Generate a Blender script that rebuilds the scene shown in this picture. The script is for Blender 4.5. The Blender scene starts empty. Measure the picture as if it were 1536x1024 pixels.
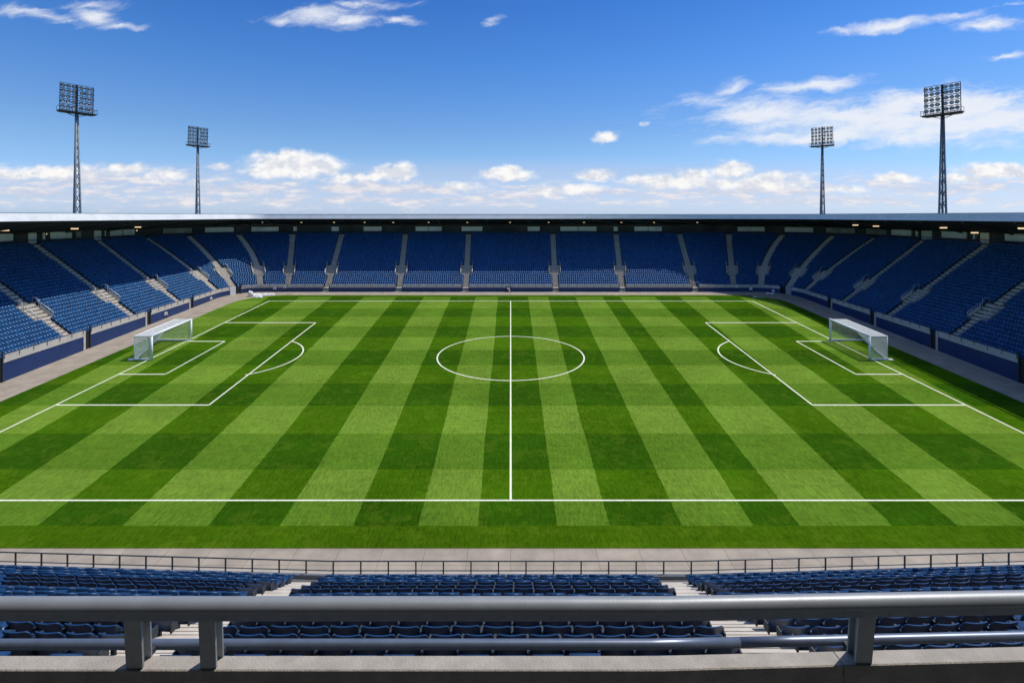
import bpy, math, random
import numpy as np
from mathutils import Vector

random.seed(7)
rng = np.random.default_rng(7)
S = bpy.context.scene
COL = S.collection
PI = math.pi
R = math.radians

# ------------------------------------------------------------------ measures
EYE = 26.6            # camera height over the level it was measured from (m)
SLOPE = 0.06125       # the playing surface climbs gently away from the near stand


def gz(y):
    return SLOPE * y


# ------------------------------------------------------------------ materials
def mat(name, color, rough=0.6, metal=0.0, nscale=None, namount=0.15, bump=0.0, bscale=None, spec=0.5, coat=0.0):
    m = bpy.data.materials.new(name)
    m.use_nodes = True
    nt = m.node_tree
    b = nt.nodes['Principled BSDF']
    b.inputs['Base Color'].default_value = (*color, 1)
    b.inputs['Roughness'].default_value = rough
    b.inputs['Metallic'].default_value = metal
    b.inputs['Specular IOR Level'].default_value = spec
    b.inputs['Coat Weight'].default_value = coat
    if nscale:
        tc = nt.nodes.new('ShaderNodeTexCoord')
        n = nt.nodes.new('ShaderNodeTexNoise')
        n.inputs['Scale'].default_value = nscale
        n.inputs['Detail'].default_value = 6
        n.inputs['Roughness'].default_value = 0.65
        nt.links.new(tc.outputs['Object'], n.inputs['Vector'])
        r = nt.nodes.new('ShaderNodeMapRange')
        r.inputs['From Min'].default_value = 0.3
        r.inputs['From Max'].default_value = 0.7
        r.inputs['To Min'].default_value = 1 - namount
        r.inputs['To Max'].default_value = 1 + namount
        nt.links.new(n.outputs['Fac'], r.inputs['Value'])
        mx = nt.nodes.new('ShaderNodeVectorMath')
        mx.operation = 'SCALE'
        mx.inputs[0].default_value = color
        nt.links.new(r.outputs['Result'], mx.inputs['Scale'])
        nt.links.new(mx.outputs['Vector'], b.inputs['Base Color'])
        if bump:
            n2 = nt.nodes.new('ShaderNodeTexNoise')
            n2.inputs['Scale'].default_value = bscale or nscale * 6
            n2.inputs['Detail'].default_value = 4
            nt.links.new(tc.outputs['Object'], n2.inputs['Vector'])
            bp = nt.nodes.new('ShaderNodeBump')
            bp.inputs['Strength'].default_value = bump
            bp.inputs['Distance'].default_value = 0.02
            nt.links.new(n2.outputs['Fac'], bp.inputs['Height'])
            nt.links.new(bp.outputs['Normal'], b.inputs['Normal'])
    return m


def emit(name, color, strength):
    m = mat(name, color)
    b = m.node_tree.nodes['Principled BSDF']
    b.inputs['Emission Color'].default_value = (*color, 1)
    b.inputs['Emission Strength'].default_value = strength
    return m


SEATC = (0.012, 0.096, 0.262)
M = {
    'seat': mat('blue_seat_plastic', SEATC, 0.42),
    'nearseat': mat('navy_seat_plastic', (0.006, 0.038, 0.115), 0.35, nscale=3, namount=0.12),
    'concrete': mat('concrete', (0.36, 0.33, 0.29), 0.85, nscale=1.2, namount=0.16, bump=0.25, bscale=9),
    'terrace': mat('terrace_concrete', (0.10, 0.10, 0.10), 0.9, nscale=0.8, namount=0.2),
    'step': mat('step_concrete', (0.50, 0.45, 0.38), 0.85, nscale=1.7, namount=0.16),
    'parapet': mat('parapet_concrete', (0.52, 0.48, 0.42), 0.85, nscale=1.1, namount=0.12),
    'bluewall': mat('blue_wall_paint', (0.010, 0.034, 0.125), 0.5, nscale=0.5, namount=0.18),
    'ledge': mat('ledge_concrete', (0.335, 0.30, 0.255), 0.85, nscale=5, namount=0.2, bump=0.35, bscale=70),
    'fascia': mat('white_fascia_metal', (0.68, 0.69, 0.67), 0.45, nscale=0.4, namount=0.12),
    'soffit': mat('dark_soffit', (0.016, 0.019, 0.021), 0.8),
    'roofing': mat('roof_sheet', (0.45, 0.46, 0.47), 0.6),
    'rafter': mat('dark_rafter_steel', (0.07, 0.075, 0.08), 0.6),
    'darkwall': mat('dark_back_wall', (0.06, 0.065, 0.06), 0.8, nscale=0.2, namount=0.5),
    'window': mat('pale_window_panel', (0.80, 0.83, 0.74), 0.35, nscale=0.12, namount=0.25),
    'rail': mat('galvanised_rail', (0.28, 0.295, 0.305), 0.46, 0.3, nscale=4, namount=0.09, bump=0.03, bscale=60, spec=0.35),
    'bluerail': mat('blue_grey_rail', (0.15, 0.18, 0.24), 0.38, 0.5, nscale=9, namount=0.12),
    'post': mat('grey_painted_steel', (0.33, 0.35, 0.355), 0.55, 0.1, nscale=11, namount=0.14, bump=0.12, bscale=90),
    'thinrail': mat('dark_rail_steel', (0.09, 0.10, 0.11), 0.5, 0.4),
    'palerail': mat('pale_rail_steel', (0.55, 0.57, 0.57), 0.5, 0.3),
    'gate': mat('dark_gate_paint', (0.012, 0.014, 0.02), 0.6),
    'palegate': mat('pale_gate_panel', (0.62, 0.62, 0.60), 0.6),
    'white': mat('white_goal_paint', (0.85, 0.86, 0.86), 0.4),
    'net': mat('white_net_cord', (0.84, 0.83, 0.78), 0.8),
    'line': mat('white_line_paint', (0.74, 0.74, 0.57), 0.9, nscale=3.0, namount=0.16),
    'mast': mat('weathered_mast_steel', (0.17, 0.21, 0.24), 0.6, 0.2, nscale=0.7, namount=0.2),
    'dark': mat('dark_steel', (0.03, 0.035, 0.04), 0.6),
    'lens': mat('lamp_glass', (0.5, 0.52, 0.55), 0.2, 0.0),
    'bronze': mat('lamp_housing', (0.05, 0.045, 0.04), 0.5, 0.2),
    'sheet': mat('white_cloth', (0.82, 0.79, 0.76), 0.8),
    'lamp': emit('warm_lamp_glow', (1.0, 0.74, 0.45), 1.0),
    'lampbox': mat('lamp_case', (0.08, 0.08, 0.08), 0.6),
    'earth': mat('outer_ground', (0.16, 0.17, 0.11), 0.95, nscale=0.02, namount=0.3),
}


def joint_concrete(name, color, sx, sy):
    """paving: slabs with thin darker joints, faint stains"""
    m = mat(name, color, 0.88, nscale=0.5, namount=0.2, bump=0.2, bscale=6)
    nt = m.node_tree
    b = nt.nodes['Principled BSDF']
    src = b.inputs['Base Color'].links[0].from_socket
    tc = nt.nodes.new('ShaderNodeTexCoord')
    br = nt.nodes.new('ShaderNodeTexBrick')
    br.offset = 0.0
    br.inputs['Scale'].default_value = 1
    br.inputs['Color1'].default_value = (1, 1, 1, 1)
    br.inputs['Color2'].default_value = (0.93, 0.93, 0.93, 1)
    br.inputs['Mortar'].default_value = (0.62, 0.6, 0.58, 1)
    br.inputs['Mortar Size'].default_value = 0.025
    br.inputs['Brick Width'].default_value = sx
    br.inputs['Row Height'].default_value = sy
    nt.links.new(tc.outputs['Object'], br.inputs['Vector'])
    mx = nt.nodes.new('ShaderNodeVectorMath')
    mx.operation = 'MULTIPLY'
    nt.links.new(src, mx.inputs[0])
    nt.links.new(br.outputs['Color'], mx.inputs[1])
    nt.links.new(mx.outputs['Vector'], b.inputs['Base Color'])
    return m


M['paving'] = joint_concrete('paving_concrete', (0.33, 0.278, 0.215), 3.1, 1.55)


def grass_material():
    m = bpy.data.materials.new('mown_grass')
    m.use_nodes = True
    nt = m.node_tree
    N, L = nt.nodes, nt.links
    b = N['Principled BSDF']
    b.inputs['Roughness'].default_value = 0.9
    b.inputs['Specular IOR Level'].default_value = 0.0
    b.inputs['Sheen Weight'].default_value = 0.06
    b.inputs['Sheen Roughness'].default_value = 0.5
    b.inputs['Sheen Tint'].default_value = (0.55, 0.8, 0.15, 1)
    tc = N.new('ShaderNodeTexCoord')
    sp = N.new('ShaderNodeSeparateXYZ')
    L.new(tc.outputs['Object'], sp.inputs[0])

    def math_(op, a, b_=None, c=None):
        n = N.new('ShaderNodeMath')
        n.operation = op
        for i, v in enumerate((a, b_, c)):
            if v is None:
                continue
            if isinstance(v, (int, float)):
                n.inputs[i].default_value = v
            else:
                L.new(v, n.inputs[i])
        return n.outputs[0]

    def noise(scale, detail=4, rough=0.6, vec=None):
        n = N.new('ShaderNodeTexNoise')
        n.inputs['Scale'].default_value = scale
        n.inputs['Detail'].default_value = detail
        n.inputs['Roughness'].default_value = rough
        L.new(vec or tc.outputs['Object'], n.inputs['Vector'])
        return n.outputs['Fac']

    wob = math_('MULTIPLY', math_('SUBTRACT', noise(2.6, 3), 0.5), 0.22)
    flare = math_('ADD', math_('MULTIPLY', math_('SUBTRACT', sp.outputs['Y'], 41.5), 0.00155), 0.935)
    drift = math_('MULTIPLY', math_('SUBTRACT', noise(0.09, 2), 0.5), 0.4)
    xw = math_('DIVIDE', math_('ADD', math_('ADD', sp.outputs['X'], drift), wob), flare)
    stripes = N.new('ShaderNodeValToRGB')
    sr = stripes.color_ramp
    sr.interpolation = 'CONSTANT'
    edges = [-60.5, -53.5, -46.5, -39.5, -32.4, -25.7, -19.3, -13.4, -7.7, -3.2, 3.4, 8.2, 14.1, 19.9, 23.9, 31.6, 37.0, 43.2, 50.0, 56.5]
    while len(sr.elements) < len(edges) + 1:
        sr.elements.new(0.5)
    sr.elements[0].position = 0.0
    for i_, e_ in enumerate(edges):
        sr.elements[i_ + 1].position = (e_ + 70) / 140
    for i_ in range(len(edges) + 1):
        # the strip between -3.2 and 3.4 is a dark one
        v_ = 1.0 if (i_ - 10) % 2 else 0.0
        sr.elements[i_].color = (v_, v_, v_, 1)
    L.new(math_('DIVIDE', math_('ADD', xw, 70.0), 140.0), stripes.inputs[0])
    light = stripes.outputs[0]
    yw = math_('ADD', sp.outputs['Y'], wob)
    kb = math_('FLOOR', math_('DIVIDE', math_('SUBTRACT', yw, 21.2), 7.1))  # 49.6 -> 4
    band = math_('SUBTRACT', 1.0, math_('MODULO', kb, 2.0))   # 1 = dark band
    nearb = math_('LESS_THAN', yw, 44.75)
    band = math_('MAXIMUM', band, nearb)
    inner = math_('GREATER_THAN', yw, 41.45)
    far = math_('LESS_THAN', yw, 125.0)
    inner = math_('MULTIPLY', inner, far)
    light = math_('MULTIPLY', light, inner)
    band = math_('MULTIPLY', band, inner)

    def mixc(f, a, c):
        n = N.new('ShaderNodeMix')
        n.data_type = 'RGBA'
        if isinstance(f, (int, float)):
            n.inputs['Factor'].default_value = f
        else:
            L.new(f, n.inputs['Factor'])
        for s, v in ((n.inputs[6], a), (n.inputs[7], c)):
            if isinstance(v, tuple):
                s.default_value = (*v, 1)
            else:
                L.new(v, s)
        return n.outputs[2]

    dark_c = mixc(band, DARK0, DARK1)
    light_c = mixc(band, LIGHT0, LIGHT1)
    c = mixc(light, dark_c, light_c)
    c = mixc(inner, MARGIN, c)
    # mottling at several scales: blade tufts, patches, mower streaks
    mp = N.new('ShaderNodeMapping')
    mp.inputs['Scale'].default_value = (1.0, 0.22, 1.0)
    L.new(tc.outputs['Object'], mp.inputs['Vector'])
    fine = noise(5.5, 7, 0.82, mp.outputs[0])
    mp2 = N.new('ShaderNodeMapping')
    mp2.inputs['Scale'].default_value = (0.25, 1.4, 1.0)
    L.new(tc.outputs['Object'], mp2.inputs['Vector'])
    streak = noise(1.6, 4, 0.6, mp2.outputs[0])
    patch = noise(0.11, 5, 0.6)
    v = math_('ADD', math_('MULTIPLY', math_('SUBTRACT', fine, 0.5), 2.4),
              math_('MULTIPLY', math_('SUBTRACT', streak, 0.5), 0.5))
    v = math_('ADD', v, math_('MULTIPLY', math_('SUBTRACT', patch, 0.5), 0.9))
    v = math_('MAXIMUM', math_('ADD', v, 1.0), 0.35)
    sc = N.new('ShaderNodeVectorMath')
    sc.operation = 'SCALE'
    L.new(c, sc.inputs[0])
    L.new(v, sc.inputs['Scale'])
    # yellower tips in places
    c2 = mixc(math_('MULTIPLY', math_('GREATER_THAN', noise(0.5, 6, 0.75), 0.55), 0.09), sc.outputs[0], (0.20, 0.26, 0.02))
    L.new(c2, b.inputs['Base Color'])
    bp = N.new('ShaderNodeBump')
    bp.inputs['Strength'].default_value = 0.5
    bp.inputs['Distance'].default_value = 0.05
    L.new(noise(16.0, 4, 0.7), bp.inputs['Height'])
    L.new(bp.outputs['Normal'], b.inputs['Normal'])
    return m


def seat_tone(m, base):
    """each seat a little more or less faded (value stored on its faces)"""
    nt = m.node_tree
    at = nt.nodes.new('ShaderNodeAttribute')
    at.attribute_name = 'fading'
    mx = nt.nodes.new('ShaderNodeMix')
    mx.data_type = 'RGBA'
    mx.inputs[6].default_value = (base[0] * 0.62, base[1] * 0.66, base[2] * 0.70, 1)
    mx.inputs[7].default_value = (base[0] * 1.9, base[1] * 1.45, base[2] * 1.28, 1)
    nt.links.new(at.outputs['Fac'], mx.inputs['Factor'])
    nt.links.new(mx.outputs[2], nt.nodes['Principled BSDF'].inputs['Base Color'])


seat_tone(M['seat'], SEATC)
DARK0 = (0.042, 0.106, 0.002)
DARK1 = (0.023, 0.074, 0.002)
LIGHT0 = (0.122, 0.208, 0.022)
LIGHT1 = (0.080, 0.160, 0.013)
MARGIN = (0.042, 0.098, 0.002)
M['grass'] = grass_material()


# ------------------------------------------------------------------ mesh helpers
class MB:
    def __init__(s):
        s.v, s.f = [], []

    def add(s, verts, faces):
        o = len(s.v)
        s.v.extend(tuple(p) for p in verts)
        s.f.extend(tuple(i + o for i in f) for f in faces)

    def quad(s, a, b, c, d):
        s.add((a, b, c, d), ((0, 1, 2, 3),))

    def hexa(s, p):
        """p: bottom 4 (ccw) then top 4"""
        s.add(p, ((3, 2, 1, 0), (4, 5, 6, 7), (0, 1, 5, 4), (1, 2, 6, 5), (2, 3, 7, 6), (3, 0, 4, 7)))

    def box(s, x0, x1, y0, y1, z0, z1):
        s.hexa(((x0, y0, z0), (x1, y0, z0), (x1, y1, z0), (x0, y1, z0),
                (x0, y0, z1), (x1, y0, z1), (x1, y1, z1), (x0, y1, z1)))

    def bar(s, a, b, w, h=None):
        """a square bar from a to b"""
        a, b = Vector(a), Vector(b)
        d = (b - a).normalized()
        up = Vector((0, 0, 1)) if abs(d.z) < 0.95 else Vector((0, 1, 0))
        x = d.cross(up).normalized() * (w / 2)
        y = x.cross(d).normalized() * ((h or w) / 2)
        s.hexa([a - x - y, a + x - y, a + x + y, a - x + y, b - x - y, b + x - y, b + x + y, b - x + y])

    def tube(s, pts, r, n=10, r2=None):
        pts = [Vector(p) for p in pts]
        rings = []
        for i, p in enumerate(pts):
            d = (pts[min(i + 1, len(pts) - 1)] - pts[max(i - 1, 0)]).normalized()
            up = Vector((0, 0, 1)) if abs(d.z) < 0.95 else Vector((0, 1, 0))
            x = d.cross(up).normalized()
            y = x.cross(d).normalized()
            rr = r if r2 is None else r + (r2 - r) * i / (len(pts) - 1)
            rings.append([p + (x * math.cos(2 * PI * k / n) + y * math.sin(2 * PI * k / n)) * rr for k in range(n)])
        vs = [q for g in rings for q in g]
        fs = []
        for i in range(len(pts) - 1):
            for k in range(n):
                a, b = i * n + k, i * n + (k + 1) % n
                fs.append((a, b, b + n, a + n))
        fs.append(tuple(range(n - 1, -1, -1)))
        fs.append(tuple(range((len(pts) - 1) * n, len(pts) * n)))
        s.add(vs, fs)

    def build(s, name, m, parent=None, smooth=False):
        me = bpy.data.meshes.new(name)
        me.from_pydata([tuple(p) for p in s.v], [], s.f)
        me.materials.append(m)
        if smooth:
            me.polygons.foreach_set('use_smooth', [True] * len(me.polygons))
        me.update()
        o = bpy.data.objects.new(name, me)
        COL.objects.link(o)
        if parent is not None:
            o.parent = parent
        return o


def tag(o, label=None, cat=None, group=None, kind=None):
    if label:
        o['label'] = label
    if cat:
        o['category'] = cat
    if group:
        o['group'] = group
    if kind:
        o['kind'] = kind
    return o


def thing(name, loc, label, cat, group=None, rz=0.0):
    o = bpy.data.objects.new(name, None)
    o.location = loc
    o.rotation_euler = (0, 0, rz)
    COL.objects.link(o)
    return tag(o, label, cat, group)


def copy_thing(o, parent=None):
    c = o.copy()
    COL.objects.link(c)
    if parent is not None:
        c.parent = parent
    for ch in list(o.children):
        copy_thing(ch, c)
    return c


def cmb(inv, mb):
    """shift a mesh builder's points (numpy offset)"""
    mb.v = [(p[0] - inv[0], p[1] - inv[1], p[2] - inv[2]) for p in mb.v]
    return mb


# ------------------------------------------------------------------ ground, pavement, pitch
g = MB()
g.quad((-6000, -6000, -1.2), (6000, -6000, -1.2), (6000, 6000, -1.2), (-6000, 6000, -1.2))
tag(g.build('ground', M['earth']), 'flat open land around the stadium', kind='structure')


def sloped_poly(name, pts, dz, m):
    mb = MB()
    mb.add([(x, y, gz(y) + dz) for x, y in pts], (tuple(range(len(pts))),))
    return mb.build(name, m)


pv = sloped_poly('pavement', [(-72, 14), (72, 14), (72, 136), (-72, 136)], 0.0, M['paving'])
tag(pv, 'grey brown concrete apron around the grass', kind='structure')


def round_rect(x, y0, y1, r0, r1, n=12):
    pts = []
    for cx, cy, a0, r in ((x - r0, y0 + r0, -90, r0), (x - r1, y1 - r1, 0, r1),
                          (-x + r1, y1 - r1, 90, r1), (-x + r0, y0 + r0, 180, r0)):
        for k in range(n + 1):
            a = R(a0 + 90 * k / n)
            pts.append((cx + r * math.cos(a), cy + r * math.sin(a)))
    return pts


gr = sloped_poly('pitch', round_rect(62.2, 38.9, 126.9, 3, 9), 0.02, M['grass'])
tag(gr, 'football pitch of mown grass in light and dark stripes', kind='structure')

X0 = 54.6
YN, YF = 44.75, 120.5
ln = MB()


def hline(xa, xb, y, w):
    ln.quad((xa, y - w / 2, gz(y - w / 2) + 0.032), (xb, y - w / 2, gz(y - w / 2) + 0.032),
            (xb, y + w / 2, gz(y + w / 2) + 0.032), (xa, y + w / 2, gz(y + w / 2) + 0.032))


def vline(x, ya, yb, w):
    ln.quad((x - w / 2, ya, gz(ya) + 0.036), (x + w / 2, ya, gz(ya) + 0.036),
            (x + w / 2, yb, gz(yb) + 0.036), (x - w / 2, yb, gz(yb) + 0.036))


def curve(fn, t0, t1, n, w):
    P = [fn(t0 + (t1 - t0) * i / n) for i in range(n + 1)]
    for i in range(n):
        (xa, ya, na, ma), (xb, yb, nb, mb_) = P[i], P[i + 1]
        h = w / 2
        ln.quad((xa - na * h, ya - ma * h, gz(ya - ma * h) + 0.04), (xa + na * h, ya + ma * h, gz(ya + ma * h) + 0.04),
                (xb + nb * h, yb + mb_ * h, gz(yb + mb_ * h) + 0.04), (xb - nb * h, yb - mb_ * h, gz(yb - mb_ * h) + 0.04))


hline(-X0 - 0.13, X0 + 0.13, YN, 0.19)
hline(-X0 - 0.13, X0 + 0.13, YF, 0.27)
for sx in (-1, 1):
    vline(sx * X0, YN, YF, 0.22)
    for xf, ya, yb, wa, wb in ((36.8, 64.0, 101.8, 0.26, 0.34), (48.1, 74.3, 89.8, 0.27, 0.32)):
        xa_, xb_ = (sx * 36.2, sx * 37.2) if xf < 40 else (sx * xf, sx * xf)
        ln.quad((xa_ - .1, ya, gz(ya) + 0.036), (xa_ + .1, ya, gz(ya) + 0.036), (xb_ + .1, yb, gz(yb) + 0.036), (xb_ - .1, yb, gz(yb) + 0.036))
        hline(min(xa_, sx * X0), max(xa_, sx * X0), ya, wa)
        hline(min(xb_, sx * X0), max(xb_, sx * X0), yb, wb)
    cx, ry, rx = sx * 43.6, 10.0, 11.1
    th = math.acos((43.6 - 36.8) / rx)

    def arc(t, cx=cx, sx=sx, rx=rx, ry=ry):
        return (cx - sx * -1 * -rx * math.cos(t), 81.9 + ry * math.sin(t), -sx * math.cos(t), math.sin(t))
    curve(arc, -th, th, 40, 0.22)
vline(0, YN, YF, 0.18)
curve(lambda t: (11.25 * math.cos(t), 82.3 + 10.4 * math.sin(t), math.cos(t), math.sin(t)), 0, 2 * PI, 128, 0.21)
tag(ln.build('pitch_markings', M['line']), 'white painted football pitch lines', kind='structure')

# ------------------------------------------------------------------ the bowl of three stands
RA = 8.0
XS, YS = 68.0, 131.0
P1 = 83.0                       # left straight: y = 40 + p
P2 = P1 + RA * PI / 2
P3 = P2 + 120.0
P4 = P3 + RA * PI / 2
P5 = P4 + P1


def front(p):
    if p <= P1:
        return -XS, 40 + p, -1.0, 0.0
    if p <= P2:
        a = (p - P1) / RA
        return -60 - RA * math.cos(a), 123 + RA * math.sin(a), -math.cos(a), math.sin(a)
    if p <= P3:
        return -60 + (p - P2), YS, 0.0, 1.0
    if p <= P4:
        a = (p - P3) / RA
        return 60 + RA * math.sin(a), 123 + RA * math.cos(a), math.sin(a), math.cos(a)
    return XS, 123 - (p - P4), 1.0, 0.0


N_ROWS = 28
O_FIRST, O_LAST = 1.0, 16.0
DROW = (O_LAST - O_FIRST) / N_ROWS
ZT = EYE - 5.0


def zf(p):
    return EYE - 21.4 + 0.031 * front(p)[1]


def rowz(p, i):
    return zf(p) - 0.35 + (ZT - zf(p) + 0.35) * i / N_ROWS


def B(p, o, z):
    x, y, nx, ny = front(p)
    return (x + nx * o, y + ny * o, z)


def prange(pa, pb, step=2.0):
    """samples between pa and pb, finer in the corners"""
    out = [pa]
    p = pa
    while p < pb - 1e-6:
        st = 0.45 if (P1 - .5 < p < P2 or P3 - .5 < p < P4) else step
        p = min(p + st, pb)
        for e in (P1, P2, P3, P4):
            if out[-1] < e - 1e-6 < p - 1e-6 and p > e:
                p = e
        out.append(p)
    return out


def strip(mb, ps, fa, fb):
    """quad strip between two edges given as functions of p"""
    o = len(mb.v)
    for p in ps:
        mb.v.append(fa(p))
        mb.v.append(fb(p))
    for i in range(len(ps) - 1):
        mb.f.append((o + 2 * i, o + 2 * i + 2, o + 2 * i + 3, o + 2 * i + 1))


def sweep(mb, ps, prof):
    """closed profile [(o, zfun)] swept along p, capped"""
    n = len(prof)
    o = len(mb.v)
    for p in ps:
        for (oo, zz) in prof:
            mb.v.append(B(p, oo, zz(p) if callable(zz) else zz))
    for i in range(len(ps) - 1):
        for k in range(n):
            a, b = o + i * n + k, o + i * n + (k + 1) % n
            mb.f.append((a, b, b + n, a + n))
    mb.f.append(tuple(o + k for k in range(n - 1, -1, -1)))
    mb.f.append(tuple(o + (len(ps) - 1) * n + k for k in range(n)))


def pa_(deg):
    return P1 + RA * R(deg)


def px_(x):
    return P2 + (x + 60)


# aisles: (foot p, head p)
left_aisles = [(14, 10), (28.7, 25.5), (43.6, 40), (58, 54.2), (71.5, 68.6), (pa_(14), pa_(0)), (pa_(41), pa_(28)),
               (pa_(78), pa_(57)), (px_(-55.2), px_(-60)), (px_(-45.4), px_(-46.5)), (px_(-27.5), px_(-29)), (px_(-11.1), px_(-11.6))]
AISLES = left_aisles + [(P5 - a, P5 - b) for a, b in reversed(left_aisles)]
PL, PR = pa_(40), P5 - pa_(40)         # the stands meet at the corner gates
P_START, P_END = 8.0, P5 - 8.0
HW = 0.70
LAND0, LAND1 = 6, 11                    # rows taken by the landing on each aisle
LHW = 1.55


def aisle_p(a, o):
    return a[0] + (a[1] - a[0]) * (o - O_FIRST) / (O_LAST - O_FIRST)


def mscale(p, o):
    """metres along the row per unit of p at offset o"""
    return (RA + o) / RA if (P1 < p < P2 or P3 < p < P4) else 1.0


def proj(p, o, z):
    x, y, z = B(p, o, z)
    return 766 + 800 * x / y, 324 - 800 * (z - EYE) / y


def p_at(px, o, lo=P_START, hi=P_END):
    for _ in range(60):
        mid = (lo + hi) / 2
        if proj(mid, o, 0)[0] < px:
            lo = mid
        else:
            hi = mid
    return lo


STANDS = [
    dict(pa=P_START, pb=PL, side='left', label='left stand of blue seats, its lower rows in sun, under a flat roof'),
    dict(pa=PL, pb=PR, side='far', label='far stand of blue seats behind the far touchline, opposite the handrail'),
    dict(pa=PR, pb=P_END, side='right', label='right stand of blue seats lying entirely in shade under its roof'),
]

# roof edges: front edge and back edge paths share the corner angle
RF, RXF, RYF = 27.0, 69.2, 138.6
RB, RXB, RYB = 22.0, 87.0, 150.5


def roof_paths(t, edge):
    """t in 0..5: 0-1 left side, 1-2 corner, 2-3 far, 3-4 corner, 4-5 right side"""
    r, X, Y = (RF if t > 2.5 else 6.0, RXF, RYF) if edge == 'f' else (RB, RXB, RYB)
    flip = t > 2.5
    if flip:
        t = 5 - t
    x, y = roof_half(t, r, X, Y)
    return (-x if flip else x), y


def roof_half(t, r, X, Y):
    if t <= 1:
        return -X, 44 + (Y - r - 44) * t
    if t <= 2:
        a = (t - 1) * PI / 2
        return -X + r - r * math.cos(a), Y - r + r * math.sin(a)
    return (-X + r) * (1 - (t - 2) / 0.5), Y


def roof_pt(t, v, dz=0.0):
    """v 0 at the front edge, 1 at the back; the soffit falls towards the back"""
    fx, fy = roof_paths(t, 'f')
    bx, by = roof_paths(t, 'b')
    w = min(1, max(0, (min(t, 5 - t) - 1)))
    zb = EYE + (-3.2 * (1 - w) - 2.65 * w)
    zfr = EYE - 0.70
    return (fx + (bx - fx) * v, fy + (by - fy) * v, zfr + (zb - zfr) * v + dz)


def trange(ta, tb):
    out, t = [ta], ta
    while t < tb - 1e-6:
        t = min(tb, t + (0.05 if (1 <= t < 2 or 3 <= t < 4) else 0.1))
        out.append(t)
    return out


WINDOWS = [  # pixel spans of the pale panels along the back of the stands
    (-40, 20, 0), (41, 55, 1), (63, 68, 0), (74, 108, 0), (113, 122, 2), (140, 152, 1), (156, 159, 0), (164, 202, 0),
    (243, 289, 2), (306, 352, 0), (376, 419, 0), (439, 446, 0), (497, 509, 0), (545, 573, 0), (623, 663, 0), (692, 724, 0),
    (791, 810, 0), (840, 895, 0), (920, 927, 0), (951, 993, 0), (1105, 1148, 0), (1176, 1221, 0), (1238, 1284, 2),
    (1298, 1330, 2), (1337, 1368, 0), (1373, 1378, 0), (1382, 1399, 1), (1412, 1451, 0), (1459, 1464, 0), (1470, 1485, 1), (1507, 1560, 0)]
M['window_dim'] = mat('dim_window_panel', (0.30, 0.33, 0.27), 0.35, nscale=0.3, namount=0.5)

GATE_W = 1.5
gates_side = [AISLES[k][0] + 2.0 for k in (1, 2, 3, 4)]
GATES = [(g_, 'side') for g_ in gates_side] + [(PL, 'corner')]
GATES += [(AISLES[k][0], 'far') for k in range(9, 15)]
GATES += [(PR, 'corner')] + [(P5 - g_, 'side') for g_ in reversed(gates_side)]

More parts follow.
